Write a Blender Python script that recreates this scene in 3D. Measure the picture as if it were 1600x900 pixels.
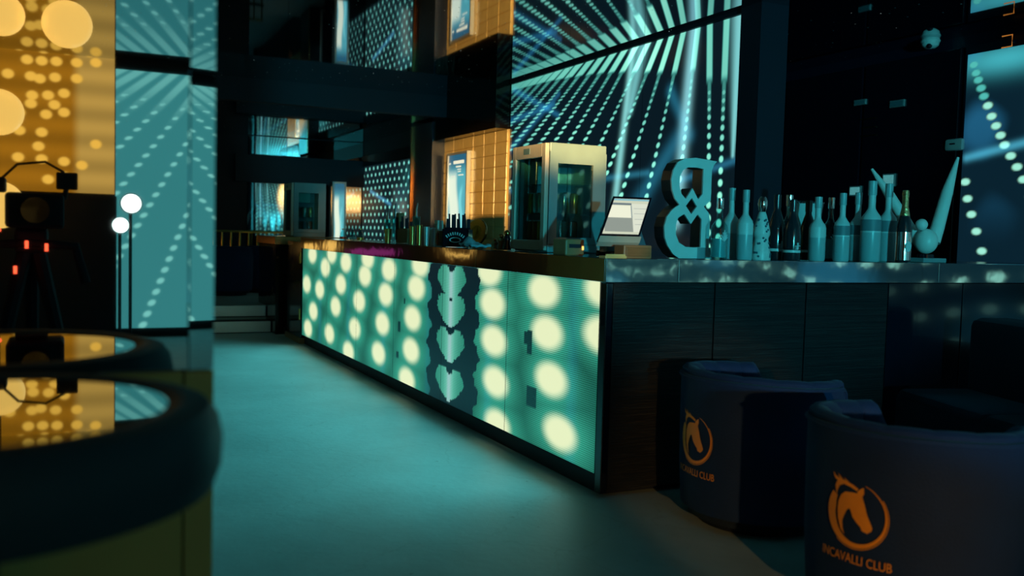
import bpy, bmesh, math, random
import numpy as np
from mathutils import Vector, Matrix
random.seed(7); rng = np.random.RandomState(5)
for o in list(bpy.data.objects): bpy.data.objects.remove(o)
scn = bpy.context.scene; COL = scn.collection
PI = math.pi
# ------------------------------------------------------------ camera
F = 1450.0; H = 1.25; ROLL = math.atan(.027)
_c, _s = math.cos(ROLL), math.sin(ROLL)
def unroll(p):
    dx, dy = p[0]-800, p[1]-450
    return (_c*dx+_s*dy, -_s*dx+_c*dy)
PITCH = math.atan2(-unroll((100, 346))[1], F)
def camdir(p):
    r, d = unroll(p); u = -d; cp, sp = math.cos(PITCH), math.sin(PITCH)
    return (r, F*cp+u*sp, -F*sp+u*cp)
_v = camdir((100, 346)); YAW = math.atan2(-_v[0], _v[1])
def ray(p):
    r, f, u = camdir(p); ca, sa = math.cos(YAW), math.sin(YAW)
    return Vector((r*ca+f*sa, -r*sa+f*ca, u))
_d = ray((937, 778)); CAM = Vector((_d.x*H/_d.z, _d.y*H/_d.z, H))
def onX(p, c): d = ray(p); return CAM+d*((c-CAM.x)/d.x)
def onY(p, c): d = ray(p); return CAM+d*((c-CAM.y)/d.y)
def onZ(p, c): d = ray(p); return CAM+d*((c-CAM.z)/d.z)
cam = bpy.data.cameras.new('camera'); camo = bpy.data.objects.new('camera', cam); COL.objects.link(camo)
cam.sensor_width = 36; cam.lens = F*36/1600; cam.clip_start = .05
fwd = ray((800, 450)).normalized(); right = (ray((801, 450))-ray((800, 450))).normalized(); up = right.cross(fwd)
camo.matrix_world = Matrix(((right.x, up.x, -fwd.x, CAM.x), (right.y, up.y, -fwd.y, CAM.y), (right.z, up.z, -fwd.z, CAM.z), (0, 0, 0, 1)))
cam.dof.use_dof = True; cam.dof.focus_distance = 6.0; cam.dof.aperture_fstop = 2.0
scn.camera = camo
# ------------------------------------------------------------ world, exposure
w = bpy.data.worlds.new('world'); scn.world = w; w.use_nodes = True
w.node_tree.nodes['Background'].inputs[0].default_value = (0, 0, 0, 1)
w.node_tree.nodes['Background'].inputs[1].default_value = 0
vs = scn.view_settings; vs.view_transform = 'Standard'; vs.look = 'None'; vs.exposure = 0; vs.gamma = 1; vs.use_curve_mapping = False
# ------------------------------------------------------------ large lights
def area(name, loc, aim, sx, sy, col, power, spread=PI):
    l = bpy.data.lights.new(name, 'AREA'); l.shape = 'RECTANGLE'; l.size = sx; l.size_y = sy; l.color = col; l.energy = power; l.spread = spread
    o = bpy.data.objects.new(name, l); COL.objects.link(o); o.location = loc
    o.rotation_euler = (Vector(aim)-Vector(loc)).to_track_quat('-Z', 'Y').to_euler(); return o
def spot(name, loc, aim, col, power, deg, blend=.5, rad=.04, parent=None):
    l = bpy.data.lights.new(name, 'SPOT'); l.color = col; l.energy = power; l.spot_size = math.radians(deg); l.spot_blend = blend; l.shadow_soft_size = rad
    o = bpy.data.objects.new(name, l); COL.objects.link(o); o.location = loc
    o.rotation_euler = (Vector(aim)-Vector(loc)).to_track_quat('-Z', 'Y').to_euler(); return o
TEAL = (.06, .88, 1.0)
# light thrown onto the floor by the video screen on the bar front
area('bar_screen_light', (-.012, 3.1, .57), (-1, 3.1, .57), 6.0, .9, (.12, .9, .92), 52, math.radians(125))
# bright stage lamp at the rear of the room (its glare shows in the pillar mirror)
_q = onY((205, 318), 2*-1.97+9.5); STAGE = Vector((_q.x, -9.5, _q.z))
spot('stage_lamp_offscreen', STAGE+Vector((.05, .14, 0)), (1.3, .2, 2.45), TEAL, 1350, 26, .35, .09)
# narrow warm spots added at the rear amber wall for bar, tiles and chairs
LW = Vector((-3.5, -11.05, 2.3)); AMBER = (1, .52, .16)
spot('added_bar_spot_offscreen', LW, (.25, 2.6, 1.35), AMBER, 2600, 8.0, .4, .08)
spot('added_tiles_spot_offscreen', LW+Vector((0, 0, .3)), (2.37, 7.0, 1.85), (1, .58, .17), 22000, 4.6, .4, .08)
spot('added_chairs_spot_offscreen', LW+Vector((0, 0, -.6)), (.20, -1.12, .36), AMBER, 1300, 6.6, .4, .08)
# ------------------------------------------------------------ materials
def nodes(name):
    m = bpy.data.materials.new(name); m.use_nodes = True; nt = m.node_tree
    return m, nt, nt.nodes['Principled BSDF']
def N(nt, t, **k):
    n = nt.nodes.new(t)
    for a, b in k.items(): setattr(n, a, b)
    return n
def rgb(c): return (c[0], c[1], c[2], 1)
def pm(name, col, rough=.5, metal=0, var=.15, scale=8, bump=0, bscale=60, emit=None, es=1, trans=0, coat=0, spec=.5, stretch=(1, 1, 1), ior=1.45, alpha=1, sheen=0):
    m, nt, b = nodes(name); L = nt.links.new
    tc = N(nt, 'ShaderNodeTexCoord'); mp = N(nt, 'ShaderNodeMapping'); mp.inputs['Scale'].default_value = stretch
    L(tc.outputs['Object'], mp.inputs[0])
    nz = N(nt, 'ShaderNodeTexNoise'); nz.inputs['Scale'].default_value = scale; nz.inputs['Detail'].default_value = 4
    L(mp.outputs[0], nz.inputs['Vector'])
    mx = N(nt, 'ShaderNodeMix', data_type='RGBA'); L(nz.outputs['Fac'], mx.inputs['Factor'])
    mx.inputs['A'].default_value = rgb([c*(1-var) for c in col]); mx.inputs['B'].default_value = rgb([min(1, c*(1+var)) for c in col])
    L(mx.outputs['Result'], b.inputs['Base Color'])
    b.inputs['Roughness'].default_value = rough; b.inputs['Metallic'].default_value = metal; b.inputs['IOR'].default_value = ior
    b.inputs['Specular IOR Level'].default_value = spec; b.inputs['Transmission Weight'].default_value = trans; b.inputs['Coat Weight'].default_value = coat
    b.inputs['Alpha'].default_value = alpha
    if sheen: b.inputs['Sheen Weight'].default_value = sheen; b.inputs['Sheen Tint'].default_value = (.1, .5, .8, 1); b.inputs['Sheen Roughness'].default_value = .4
    if emit: b.inputs['Emission Color'].default_value = rgb(emit); b.inputs['Emission Strength'].default_value = es
    if bump:
        n2 = N(nt, 'ShaderNodeTexNoise'); n2.inputs['Scale'].default_value = bscale; n2.inputs['Detail'].default_value = 3; L(mp.outputs[0], n2.inputs['Vector'])
        bp = N(nt, 'ShaderNodeBump'); bp.inputs['Strength'].default_value = bump; bp.inputs['Distance'].default_value = .01
        L(n2.outputs['Fac'], bp.inputs['Height']); L(bp.outputs[0], b.inputs['Normal'])
    return m
def glass(name, tint=(.8, .95, .95), refl=1.0):
    m, nt, b = nodes(name); L = nt.links.new; nt.nodes.remove(b)
    t = N(nt, 'ShaderNodeBsdfTransparent'); t.inputs[0].default_value = rgb(tint)
    g = N(nt, 'ShaderNodeBsdfGlossy'); g.inputs['Roughness'].default_value = .02; g.inputs[0].default_value = (refl, refl, refl, 1)
    lw = N(nt, 'ShaderNodeLayerWeight'); lw.inputs[0].default_value = .5
    pw = N(nt, 'ShaderNodeMath', operation='POWER'); L(lw.outputs['Facing'], pw.inputs[0]); pw.inputs[1].default_value = 4
    fr = N(nt, 'ShaderNodeMath', operation='MULTIPLY_ADD'); L(pw.outputs[0], fr.inputs[0]); fr.inputs[1].default_value = .9; fr.inputs[2].default_value = .04
    nz = N(nt, 'ShaderNodeTexNoise'); nz.inputs['Scale'].default_value = 6
    ad = N(nt, 'ShaderNodeMath', operation='MULTIPLY_ADD'); L(nz.outputs['Fac'], ad.inputs[0]); ad.inputs[1].default_value = .04; L(fr.outputs[0], ad.inputs[2])
    mx = N(nt, 'ShaderNodeMixShader'); L(ad.outputs[0], mx.inputs[0]); L(t.outputs[0], mx.inputs[1]); L(g.outputs[0], mx.inputs[2])
    L(mx.outputs[0], nt.nodes['Material Output'].inputs[0]); return m
def screenmat(name, strength=1, scan=0, gloss=.25, base=(.0015, .002, .003)):
    m, nt, b = nodes(name); L = nt.links.new
    at = N(nt, 'ShaderNodeAttribute', attribute_name='pix')
    b.inputs['Base Color'].default_value = rgb(base); b.inputs['Roughness'].default_value = gloss
    src = at.outputs['Color']
    if scan:
        ge = N(nt, 'ShaderNodeNewGeometry'); sx = N(nt, 'ShaderNodeSeparateXYZ'); L(ge.outputs['Position'], sx.inputs[0])
        m1 = N(nt, 'ShaderNodeMath', operation='MULTIPLY'); L(sx.outputs['Z'], m1.inputs[0]); m1.inputs[1].default_value = 2*PI/scan
        m2 = N(nt, 'ShaderNodeMath', operation='SINE'); L(m1.outputs[0], m2.inputs[0])
        m3 = N(nt, 'ShaderNodeMath', operation='MULTIPLY_ADD'); L(m2.outputs[0], m3.inputs[0]); m3.inputs[1].default_value = .42; m3.inputs[2].default_value = .8
        # bright lamps bloom over the dark rows between them
        bw = N(nt, 'ShaderNodeRGBToBW'); L(src, bw.inputs[0])
        mr = N(nt, 'ShaderNodeMapRange'); L(bw.outputs[0], mr.inputs['Value']); mr.inputs['From Min'].default_value = .35; mr.inputs['From Max'].default_value = .8
        mf = N(nt, 'ShaderNodeMix', data_type='FLOAT'); L(mr.outputs[0], mf.inputs['Factor']); L(m3.outputs[0], mf.inputs['A']); mf.inputs['B'].default_value = 1.0
        vm = N(nt, 'ShaderNodeVectorMath', operation='SCALE'); L(src, vm.inputs[0]); L(mf.outputs[0], vm.inputs['Scale']); src = vm.outputs[0]
    L(src, b.inputs['Emission Color']); b.inputs['Emission Strength'].default_value = strength
    return m
def mirror_ceiling():
    m, nt, b = nodes('black_mirror_ceiling'); L = nt.links.new
    tc = N(nt, 'ShaderNodeTexCoord')
    vo = N(nt, 'ShaderNodeTexVoronoi'); vo.inputs['Scale'].default_value = 9.0; L(tc.outputs['Object'], vo.inputs['Vector'])
    lt = N(nt, 'ShaderNodeMath', operation='LESS_THAN'); L(vo.outputs['Distance'], lt.inputs[0]); lt.inputs[1].default_value = .055
    mx = N(nt, 'ShaderNodeMix', data_type='RGBA'); L(lt.outputs[0], mx.inputs['Factor'])
    mx.inputs['A'].default_value = (.52, .56, .6, 1); mx.inputs['B'].default_value = (1, 1, 1, 1); L(mx.outputs['Result'], b.inputs['Base Color'])
    mr = N(nt, 'ShaderNodeMath', operation='MULTIPLY_ADD'); L(lt.outputs[0], mr.inputs[0]); mr.inputs[1].default_value = .5; mr.inputs[2].default_value = .035; L(mr.outputs[0], b.inputs['Roughness'])
    b.inputs['Metallic'].default_value = 1
    v2 = N(nt, 'ShaderNodeTexVoronoi'); v2.inputs['Scale'].default_value = 6.0; L(tc.outputs['Object'], v2.inputs['Vector'])
    l2 = N(nt, 'ShaderNodeMath', operation='LESS_THAN'); L(v2.outputs['Distance'], l2.inputs[0]); l2.inputs[1].default_value = .03
    sp = N(nt, 'ShaderNodeSeparateColor'); L(v2.outputs['Color'], sp.inputs[0])
    pw = N(nt, 'ShaderNodeMath', operation='POWER'); L(sp.outputs[0], pw.inputs[0]); pw.inputs[1].default_value = 3
    ml = N(nt, 'ShaderNodeMath', operation='MULTIPLY'); L(pw.outputs[0], ml.inputs[0]); L(l2.outputs[0], ml.inputs[1])
    b.inputs['Emission Color'].default_value = (.7, .9, .85, 1); L(ml.outputs[0], b.inputs['Emission Strength'])  # some specks are given a faint glow of their own
    nz = N(nt, 'ShaderNodeTexNoise'); nz.inputs['Scale'].default_value = .8; L(tc.outputs['Object'], nz.inputs['Vector'])
    bp = N(nt, 'ShaderNodeBump'); bp.inputs['Strength'].default_value = .02; bp.inputs['Distance'].default_value = .05; L(nz.outputs['Fac'], bp.inputs['Height']); L(bp.outputs[0], b.inputs['Normal'])
    return m
def concrete():
    m, nt, b = nodes('worn_concrete'); L = nt.links.new
    tc = N(nt, 'ShaderNodeTexCoord')
    n1 = N(nt, 'ShaderNodeTexNoise'); n1.inputs['Scale'].default_value = 1.3; n1.inputs['Detail'].default_value = 9; n1.inputs['Roughness'].default_value = .65; L(tc.outputs['Object'], n1.inputs['Vector'])
    n2 = N(nt, 'ShaderNodeTexNoise'); n2.inputs['Scale'].default_value = 22; n2.inputs['Detail'].default_value = 6; L(tc.outputs['Object'], n2.inputs['Vector'])
    n3 = N(nt, 'ShaderNodeTexNoise'); n3.inputs['Scale'].default_value = 9; n3.inputs['Detail'].default_value = 1; L(tc.outputs['Object'], n3.inputs['Vector'])
    vo = N(nt, 'ShaderNodeTexVoronoi', feature='DISTANCE_TO_EDGE'); vo.inputs['Scale'].default_value = 1.1
    wv = N(nt, 'ShaderNodeVectorMath', operation='MULTIPLY_ADD'); L(n1.outputs['Color'], wv.inputs[0]); wv.inputs[1].default_value = (.5, .5, .5); L(tc.outputs['Object'], wv.inputs[2]); L(wv.outputs[0], vo.inputs['Vector'])
    r1 = N(nt, 'ShaderNodeMapRange'); L(n1.outputs['Fac'], r1.inputs['Value']); r1.inputs['From Min'].default_value = .3; r1.inputs['From Max'].default_value = .7
    mx = N(nt, 'ShaderNodeMix', data_type='RGBA'); L(r1.outputs[0], mx.inputs['Factor']); mx.inputs['A'].default_value = (.31, .41, .43, 1); mx.inputs['B'].default_value = (.45, .57, .59, 1)
    r2 = N(nt, 'ShaderNodeMapRange'); L(n2.outputs['Fac'], r2.inputs['Value']); r2.inputs['From Min'].default_value = .66; r2.inputs['From Max'].default_value = .74
    r3 = N(nt, 'ShaderNodeMapRange'); L(n3.outputs['Fac'], r3.inputs['Value']); r3.inputs['From Min'].default_value = .5; r3.inputs['From Max'].default_value = .75
    mm = N(nt, 'ShaderNodeMath', operation='MULTIPLY'); L(r2.outputs[0], mm.inputs[0]); L(r3.outputs[0], mm.inputs[1])
    mx2 = N(nt, 'ShaderNodeMix', data_type='RGBA'); L(mm.outputs[0], mx2.inputs['Factor']); L(mx.outputs['Result'], mx2.inputs['A']); mx2.inputs['B'].default_value = (.05, .06, .06, 1)
    cr = N(nt, 'ShaderNodeMapRange'); L(vo.outputs['Distance'], cr.inputs['Value']); cr.inputs['From Max'].default_value = .006; cr.inputs['To Min'].default_value = .85; cr.inputs['To Max'].default_value = 1
    mx3 = N(nt, 'ShaderNodeMix', data_type='RGBA', blend_type='MULTIPLY'); mx3.inputs['Factor'].default_value = 1; L(mx2.outputs['Result'], mx3.inputs['A']); L(cr.outputs[0], mx3.inputs['B'])
    L(mx3.outputs['Result'], b.inputs['Base Color'])
    rr = N(nt, 'ShaderNodeMapRange'); L(n1.outputs['Fac'], rr.inputs['Value']); rr.inputs['To Min'].default_value = .38; rr.inputs['To Max'].default_value = .62; L(rr.outputs[0], b.inputs['Roughness'])
    ad = N(nt, 'ShaderNodeMath', operation='ADD'); L(n1.outputs['Fac'], ad.inputs[0]); L(n2.outputs['Fac'], ad.inputs[1])
    bp = N(nt, 'ShaderNodeBump'); bp.inputs['Strength'].default_value = .12; bp.inputs['Distance'].default_value = .015; L(ad.outputs[0], bp.inputs['Height']); L(bp.outputs[0], b.inputs['Normal'])
    return m
M = {}
M['concrete'] = concrete(); M['ceiling'] = mirror_ceiling()
M['black'] = pm('matt_black', (.004, .009, .024), .6)
M['blackgloss'] = pm('gloss_black', (.003, .006, .014), .12, coat=.3)
M['wavygloss'] = pm('gloss_black_film', (.02, .015, .012), .08, metal=.6, bump=.5, bscale=5)
M['darkwall'] = pm('dark_panel', (.005, .010, .028), .35, bump=.1, bscale=3)
M['steel'] = pm('polished_steel', (.55, .57, .58), .06, metal=1, bump=.18, bscale=3.2, var=.05)
M['steel2'] = pm('brushed_steel', (.55, .58, .6), .4, metal=.6, stretch=(1, 1, 30))
M['copper'] = pm('copper', (.75, .33, .12), .22, metal=1)
M['brass'] = pm('brass', (.75, .5, .16), .25, metal=1)
M['gold_panel'] = pm('dull_gold_panel', (.5, .42, .13), .5, metal=.15, bump=.05)
M['mirror'] = pm('tinted_mirror', (.62, .66, .66), .015, metal=1, var=.03)
M['mirror_dark'] = pm('smoked_mirror', (.5, .54, .56), .02, metal=1, var=.03)
M['velvet'] = pm('blue_velvet', (.002, .02, .085), .8, bump=.2, bscale=140, sheen=.12, var=.35, scale=5)
M['velvet_dark'] = pm('navy_velvet', (.003, .012, .032), .85, bump=.2, bscale=140, sheen=.15, var=.3)
M['orangeprint'] = pm('orange_print', (.95, .34, .03), .5, var=.12, scale=20, emit=(.95, .3, .02), es=.0)
M['tile'] = pm('ochre_tile', (.72, .5, .2), .2, var=.12, scale=14, bump=.05, bscale=9)
M['grout'] = pm('ochre_grout', (.55, .36, .13), .6)
M['beige'] = pm('beige_frame', (.5, .46, .4), .45)
M['greycase'] = pm('grey_case', (.2, .3, .33), .4)
M['whiteplastic'] = pm('white_plastic', (.75, .78, .76), .35)
M['sign'] = pm('sign_face', (.62, .72, .72), .4)
M['signside'] = pm('sign_side', (.012, .014, .02), .4)
M['glass'] = glass('clear_glass'); M['glassteal'] = glass('teal_glass', (.55, .85, .86)); M['darkglass'] = glass('dark_glass', (.25, .35, .38))
M['frost'] = pm('frosted_glass', (.5, .66, .68), .38, var=.1, scale=5, spec=.6)
M['frostlow'] = pm('frosted_glass_filled', (.28, .46, .5), .3, var=.15, scale=5)
M['champ'] = pm('dark_bottle_glass', (.01, .018, .026), .15, spec=.7)
M['silver'] = pm('silver_cap', (.8, .82, .84), .1, metal=1)
M['foil'] = pm('gold_foil', (.8, .6, .3), .18, metal=1, bump=.8, bscale=70)
M['label'] = pm('silver_label', (.55, .7, .72), .4, emit=None)
M['labeldark'] = pm('dark_label', (.12, .22, .26), .5)
M['paper'] = pm('paper', (.8, .78, .7), .7)
M['ceramic'] = pm('painted_ceramic', (.55, .66, .66), .35, var=.2, scale=40)
M['bluepaint'] = pm('blue_paint', (.05, .13, .18), .5)
M['red'] = pm('red_can', (.7, .08, .03), .25, metal=.4); M['orangecan'] = pm('orange_can', (.9, .4, .1), .25, metal=.7); M['silvercan'] = pm('silver_can', (.8, .8, .78), .2, metal=.9)
M['wood'] = pm('brown_wood', (.25, .11, .04), .5, stretch=(1, 1, 8), var=.4)
M['brownbox'] = pm('brown_case', (.34, .17, .08), .45)
M['cyanlamp'] = pm('cyan_lamp', (.5, .9, .9), .3, emit=(.75, 1, .92), es=6)
M['warmlamp'] = pm('warm_lamp', (.9, .6, .2), .3, emit=(1, .56, .12), es=1.35)
M['redlamp'] = pm('red_lamp', (.8, .05, .02), .3, emit=(1, .08, .03), es=4)
M['yellowlamp'] = pm('yellow_lamp', (.8, .7, .1), .3, emit=(.85, .7, .08), es=1.0)
M['magentalamp'] = pm('magenta_lamp', (.8, .1, .5), .3, emit=(.5, .05, .3), es=.45)
M['orangewash'] = pm('orange_curtain', (.6, .22, .05), .8, stretch=(1, 12, 1), var=.5, scale=3)
M['brownwall'] = pm('brown_wall', (.16, .08, .04), .5, var=.4, scale=2)
M['led_bar'] = screenmat('led_bar', 1.0, scan=.0105, gloss=.35)
M['led'] = screenmat('led_wall', 1.0, gloss=.12)
M['led_rear'] = screenmat('led_rear', 1.0, gloss=.3)
M['painted_glow'] = pm('painted_door_glow', (.4, .7, .7), .5, var=.5, scale=60, emit=(.2, .7, .72), es=.3)  # glow painted in for the bright reflections on the doors
M['liner'] = pm('fridge_liner', (.16, .3, .34), .5)
M['rim'] = pm('rim_vinyl', (.010, .042, .058), .62, bump=.1, bscale=90)
M['dimneon'] = pm('dim_orange_neon', (.8, .3, .05), .4, emit=(.8, .26, .04), es=.5)
M['ledoff'] = pm('led_off', (.004, .006, .01), .4, bump=.6, bscale=40, stretch=(.02, .02, 8))
M['posprint'] = screenmat('till_display', 1.0)
# ------------------------------------------------------------ mesh helpers
class MB:
    def __init__(s): s.v = []; s.f = []
    def add(s, vs, fs):
        n = len(s.v); s.v += [tuple(v) for v in vs]; s.f += [tuple(i+n for i in f) for f in fs]; return s
    def box(s, x0, x1, y0, y1, z0, z1):
        return s.add([(x, y, z) for z in (z0, z1) for y in (y0, y1) for x in (x0, x1)], [(0, 2, 3, 1), (4, 5, 7, 6), (0, 1, 5, 4), (2, 6, 7, 3), (0, 4, 6, 2), (1, 3, 7, 5)])
    def bbox(s, x0, x1, y0, y1, z0, z1, b=.005):   # bevelled box
        bm = bmesh.new(); bmesh.ops.create_cube(bm, size=1)
        for v in bm.verts: v.co = Vector(((x0+x1)/2+v.co.x*(x1-x0), (y0+y1)/2+v.co.y*(y1-y0), (z0+z1)/2+v.co.z*(z1-z0)))
        bmesh.ops.bevel(bm, geom=list(bm.edges), offset=b, segments=2, affect='EDGES', profile=.5)
        bm.verts.index_update(); s.add([v.co for v in bm.verts], [[v.index for v in f.verts] for f in bm.faces]); bm.free(); return s
    def lathe(s, prof, n=24, c=(0, 0, 0), sx=1, sy=1):
        vs = []; fs = []; k = len(prof)
        for i in range(n):
            a = 2*PI*i/n
            for r, z in prof: vs.append((c[0]+r*math.cos(a)*sx, c[1]+r*math.sin(a)*sy, c[2]+z))
        for i in range(n):
            j = (i+1) % n
            for q in range(k-1): fs.append((i*k+q, j*k+q, j*k+q+1, i*k+q+1))
        fs.append(tuple(i*k for i in range(n))[::-1]); fs.append(tuple(i*k+k-1 for i in range(n)))
        return s.add(vs, fs)
    def tube(s, pts, r, n=8, taper=None):
        vs = []; fs = []; pts = [Vector(p) for p in pts]; m = len(pts)
        for i, p in enumerate(pts):
            d = (pts[min(i+1, m-1)]-pts[max(i-1, 0)]).normalized()
            a = d.orthogonal().normalized() if abs(d.z) < .95 else d.cross(Vector((1, 0, 0))).normalized()
            if abs(d.z) < .95: a = d.cross(Vector((0, 0, 1))).normalized()
            b = d.cross(a); rr = r[i] if isinstance(r, (list, tuple)) else r
            for q in range(n): t = 2*PI*q/n; vs.append(p+a*math.cos(t)*rr+b*math.sin(t)*rr)
        for i in range(m-1):
            for q in range(n): j = (q+1) % n; fs.append((i*n+q, i*n+j, (i+1)*n+j, (i+1)*n+q))
        fs.append(tuple(range(n))[::-1]); fs.append(tuple((m-1)*n+q for q in range(n)))
        return s.add(vs, fs)
    def sphere(s, c, r, n=16, m=10, sz=1):
        return s.lathe([(max(1e-4, r*math.sin(PI*i/m)), -r*sz*math.cos(PI*i/m)) for i in range(m+1)], n, c)
    def prism(s, poly, holes, y0, y1):      # outline in x,z with holes, thick in y
        from mathutils.geometry import tessellate_polygon
        loops = [[Vector((x, z, 0)) for x, z in l] for l in [poly]+holes]; tri = tessellate_polygon(loops)
        flat = [p for l in loops for p in l]; n = len(flat)
        vs = [(p.x, y0, p.y) for p in flat]+[(p.x, y1, p.y) for p in flat]
        fs = [tuple(t) for t in tri]+[tuple(i+n for i in t[::-1]) for t in tri]; o = 0
        for l in loops:
            k = len(l)
            for i in range(k): a, b = o+i, o+(i+1) % k; fs.append((a, b, b+n, a+n))
            o += k
        return s.add(vs, fs)
def link(name, me, mat, parent=None, loc=(0, 0, 0), smooth=False):
    if mat and not me.materials: me.materials.append(mat)
    if smooth:
        me.polygons.foreach_set('use_smooth', [True]*len(me.polygons))
        try: me.set_sharp_from_angle(angle=math.radians(40))
        except Exception: pass
    o = bpy.data.objects.new(name, me); COL.objects.link(o); o.location = loc
    if parent: o.parent = parent
    return o
def obj(name, mb, mat, parent=None, loc=(0, 0, 0), smooth=False):
    me = bpy.data.meshes.new(name); me.from_pydata(mb.v, [], mb.f); 
    bm = bmesh.new(); bm.from_mesh(me); bmesh.ops.recalc_face_normals(bm, faces=bm.faces); bm.to_mesh(me); bm.free()
    return link(name, me, M[mat] if isinstance(mat, str) else mat, parent, loc, smooth)
def tag(o, label, cat, group=None):
    o['label'] = label; o['category'] = cat
    if group: o['group'] = group
    return o
def thing(name, label, cat, loc=(0, 0, 0), rz=0, group=None):
    o = bpy.data.objects.new(name, None); COL.objects.link(o); o.location = loc; o.rotation_euler = (0, 0, rz); o.empty_display_size = .1
    return tag(o, label, cat, group)
def struct(name, mb, mat, label=None, parent=None, smooth=False):
    o = obj(name, mb, mat, parent, smooth=smooth)
    if not parent: o['kind'] = 'structure'
    if label: o['label'] = label
    return o
def dup(root, loc, rz=None, label=None, scale=None):
    r = root.copy(); COL.objects.link(r); r.location = loc
    if rz is not None: r.rotation_euler = (0, 0, rz)
    if scale: r.scale = (scale,)*3
    if label: r['label'] = label
    for ch in list(root.children):
        c = ch.copy(); COL.objects.link(c); c.parent = r
        for g in list(ch.children): d = g.copy(); COL.objects.link(d); d.parent = c
    return r
def screen(name, O, U, V, nu, nv, func, mat, parent=None):
    # a flat grid; func(a, b) gives the picture, a metres along U, b metres along V
    O = np.array(O, float); U = np.array(U, float); V = np.array(V, float); lu = np.linalg.norm(U); lv = np.linalg.norm(V)
    a, b = np.meshgrid(np.linspace(0, 1, nu), np.linspace(0, 1, nv)); a = a.ravel(); b = b.ravel()
    P = O+a[:, None]*U+b[:, None]*V
    i = np.arange(nu*nv).reshape(nv, nu); q = np.stack([i[:-1, :-1], i[:-1, 1:], i[1:, 1:], i[1:, :-1]], -1).reshape(-1, 4)
    me = bpy.data.meshes.new(name); me.vertices.add(nu*nv); me.vertices.foreach_set('co', P.ravel())
    me.loops.add(q.size); me.loops.foreach_set('vertex_index', q.ravel()); me.polygons.add(len(q)); me.polygons.foreach_set('loop_start', np.arange(0, q.size, 4)); me.update(calc_edges=True)
    C = func(P); at = me.color_attributes.new('pix', 'FLOAT_COLOR', 'POINT')
    at.data.foreach_set('color', np.concatenate([np.clip(C, 0, None), np.ones((len(C), 1))], 1).astype(np.float32).ravel())
    return link(name, me, M[mat], parent)
def seg(px, py, x0, y0, x1, y1):
    dx, dy = x1-x0, y1-y0; t = np.clip(((px-x0)*dx+(py-y0)*dy)/(dx*dx+dy*dy), 0, 1)
    return np.hypot(px-x0-t*dx, py-y0-t*dy), t
def sm(x, a, b): t = np.clip((x-a)/(b-a), 0, 1); return t*t*(3-2*t)

# ============================================================ the setting
HC = 3.0; XW = 2.37; XR = 4.48; YB = -11.2; YF = 12.0; XL = -5.2
struct('floor', MB().box(XL, 6.5, YB, YF, -.1, 0), 'concrete', 'worn dark concrete floor')
struct('ceiling', MB().box(XL, 6.5, YB, YF+.2, HC, HC+.1), 'ceiling', 'black mirror ceiling with glitter and faintly glowing specks')
struct('wall_left', MB().box(XL-.1, XL, YB, YF, 0, HC), 'brownwall')
struct('wall_rear', MB().box(XL, 6.5, YB-.1, YB, 0, HC), 'black')
struct('wall_far', MB().box(XL, 2.5, YF+.02, YF+.12, 0, HC), 'black')
struct('wall_recess', MB().box(XR, XR+.1, .2, 6.2, 0, HC).box(XW+.2, XR, 6.0, 6.2, 0, HC), 'darkwall', 'dark panelled wall of the recess behind the bar')
struct('wall_recess_end', MB().box(XR, XR+.1, YB, .2, 0, HC), 'darkwall')
# bar back wall: video part, column, tiled part, far column
struct('wall_right', MB().box(XW, XW+.2, 1.95, 12.0, 0, HC), 'black', 'dark wall behind the bar')
struct('trim_1', MB().box(XW-.03, XW, 1.95, 6.05, 2.968, HC), 'black', 'black strip along the top of the video wall')
struct('trim_2', MB().box(XW-.06, XW+.2, 1.72, 1.95, 0, HC), 'black', 'black column at the end of the video wall')
struct('trim_3', MB().box(XW-.22, XW, 8.05, 8.88, .3, 2.72), 'darkwall', 'dark column between the tiled wall and the small video wall')
struct('trim_4', MB().box(XW-.24, XW-.222, 8.83, 8.88, .3, 2.72), 'copper', 'thin copper edge strip of the column')
struct('trim_5', MB().box(XW-.2, XW, 6.07, 8.05, 2.46, HC), 'wavygloss', 'wavy black film valance above the tiled wall')
struct('trim_6', MB().box(-5.2, XW, 7.6, 7.72, 2.73, HC), 'black', 'black ceiling beam across the far end')
struct('trim_7', MB().box(-5.2, XW, 7.72, YF, 2.75, 2.8), 'ceiling', 'glossy black soffit behind the beam')
struct('trim_8', MB().box(.2, XW-.02, 11.84, 11.96, 1.98, 2.42), 'black', 'dark rail across the far mirror')
struct('trim_9', MB().box(XW-.05, XW, 8.88, 11.9, 2.32, 2.5), 'blackgloss', 'black strip above the small video wall')
tw = struct('wall_tiled', MB().box(XW-.03, XW, 6.07, 8.05, .9, 2.46), 'grout', 'warm ochre tiled wall')
tile_me = None; ny, nz_ = 6, 11; dy, dz = 1.98/ny, 1.56/nz_
for i in range(ny):
    for k in range(nz_):
        if tile_me is None:
            t = obj('tile', MB().bbox(-.012, .006, .004, dy-.004, .004, dz-.004, .003), 'tile', tw); tile_me = t.data
        else: t = link('tile', tile_me, None, tw)
        t.location = (XW-.03-rng.rand()*.003, 6.07+i*dy, .9+k*dz)
# platform and steps
struct('platform_floor', MB().box(XL, XW, 7.7, YF, 0, .3), 'concrete', 'raised platform behind the steps')
for k, (y, z0, z1) in enumerate([(7.37, 0, .14), (7.68, .16, .30)]):
    st = struct('platform_step', MB().box(XL, -.09, y, y+.34 if k == 0 else 7.72, z0, z1-.012), 'black', 'dark step up to the platform')
    obj('step_riser', MB().bbox(-3.2, -.1, y-.012, y+.004, z0+.01, z1-.002, .003), 'steel2', st)
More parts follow.
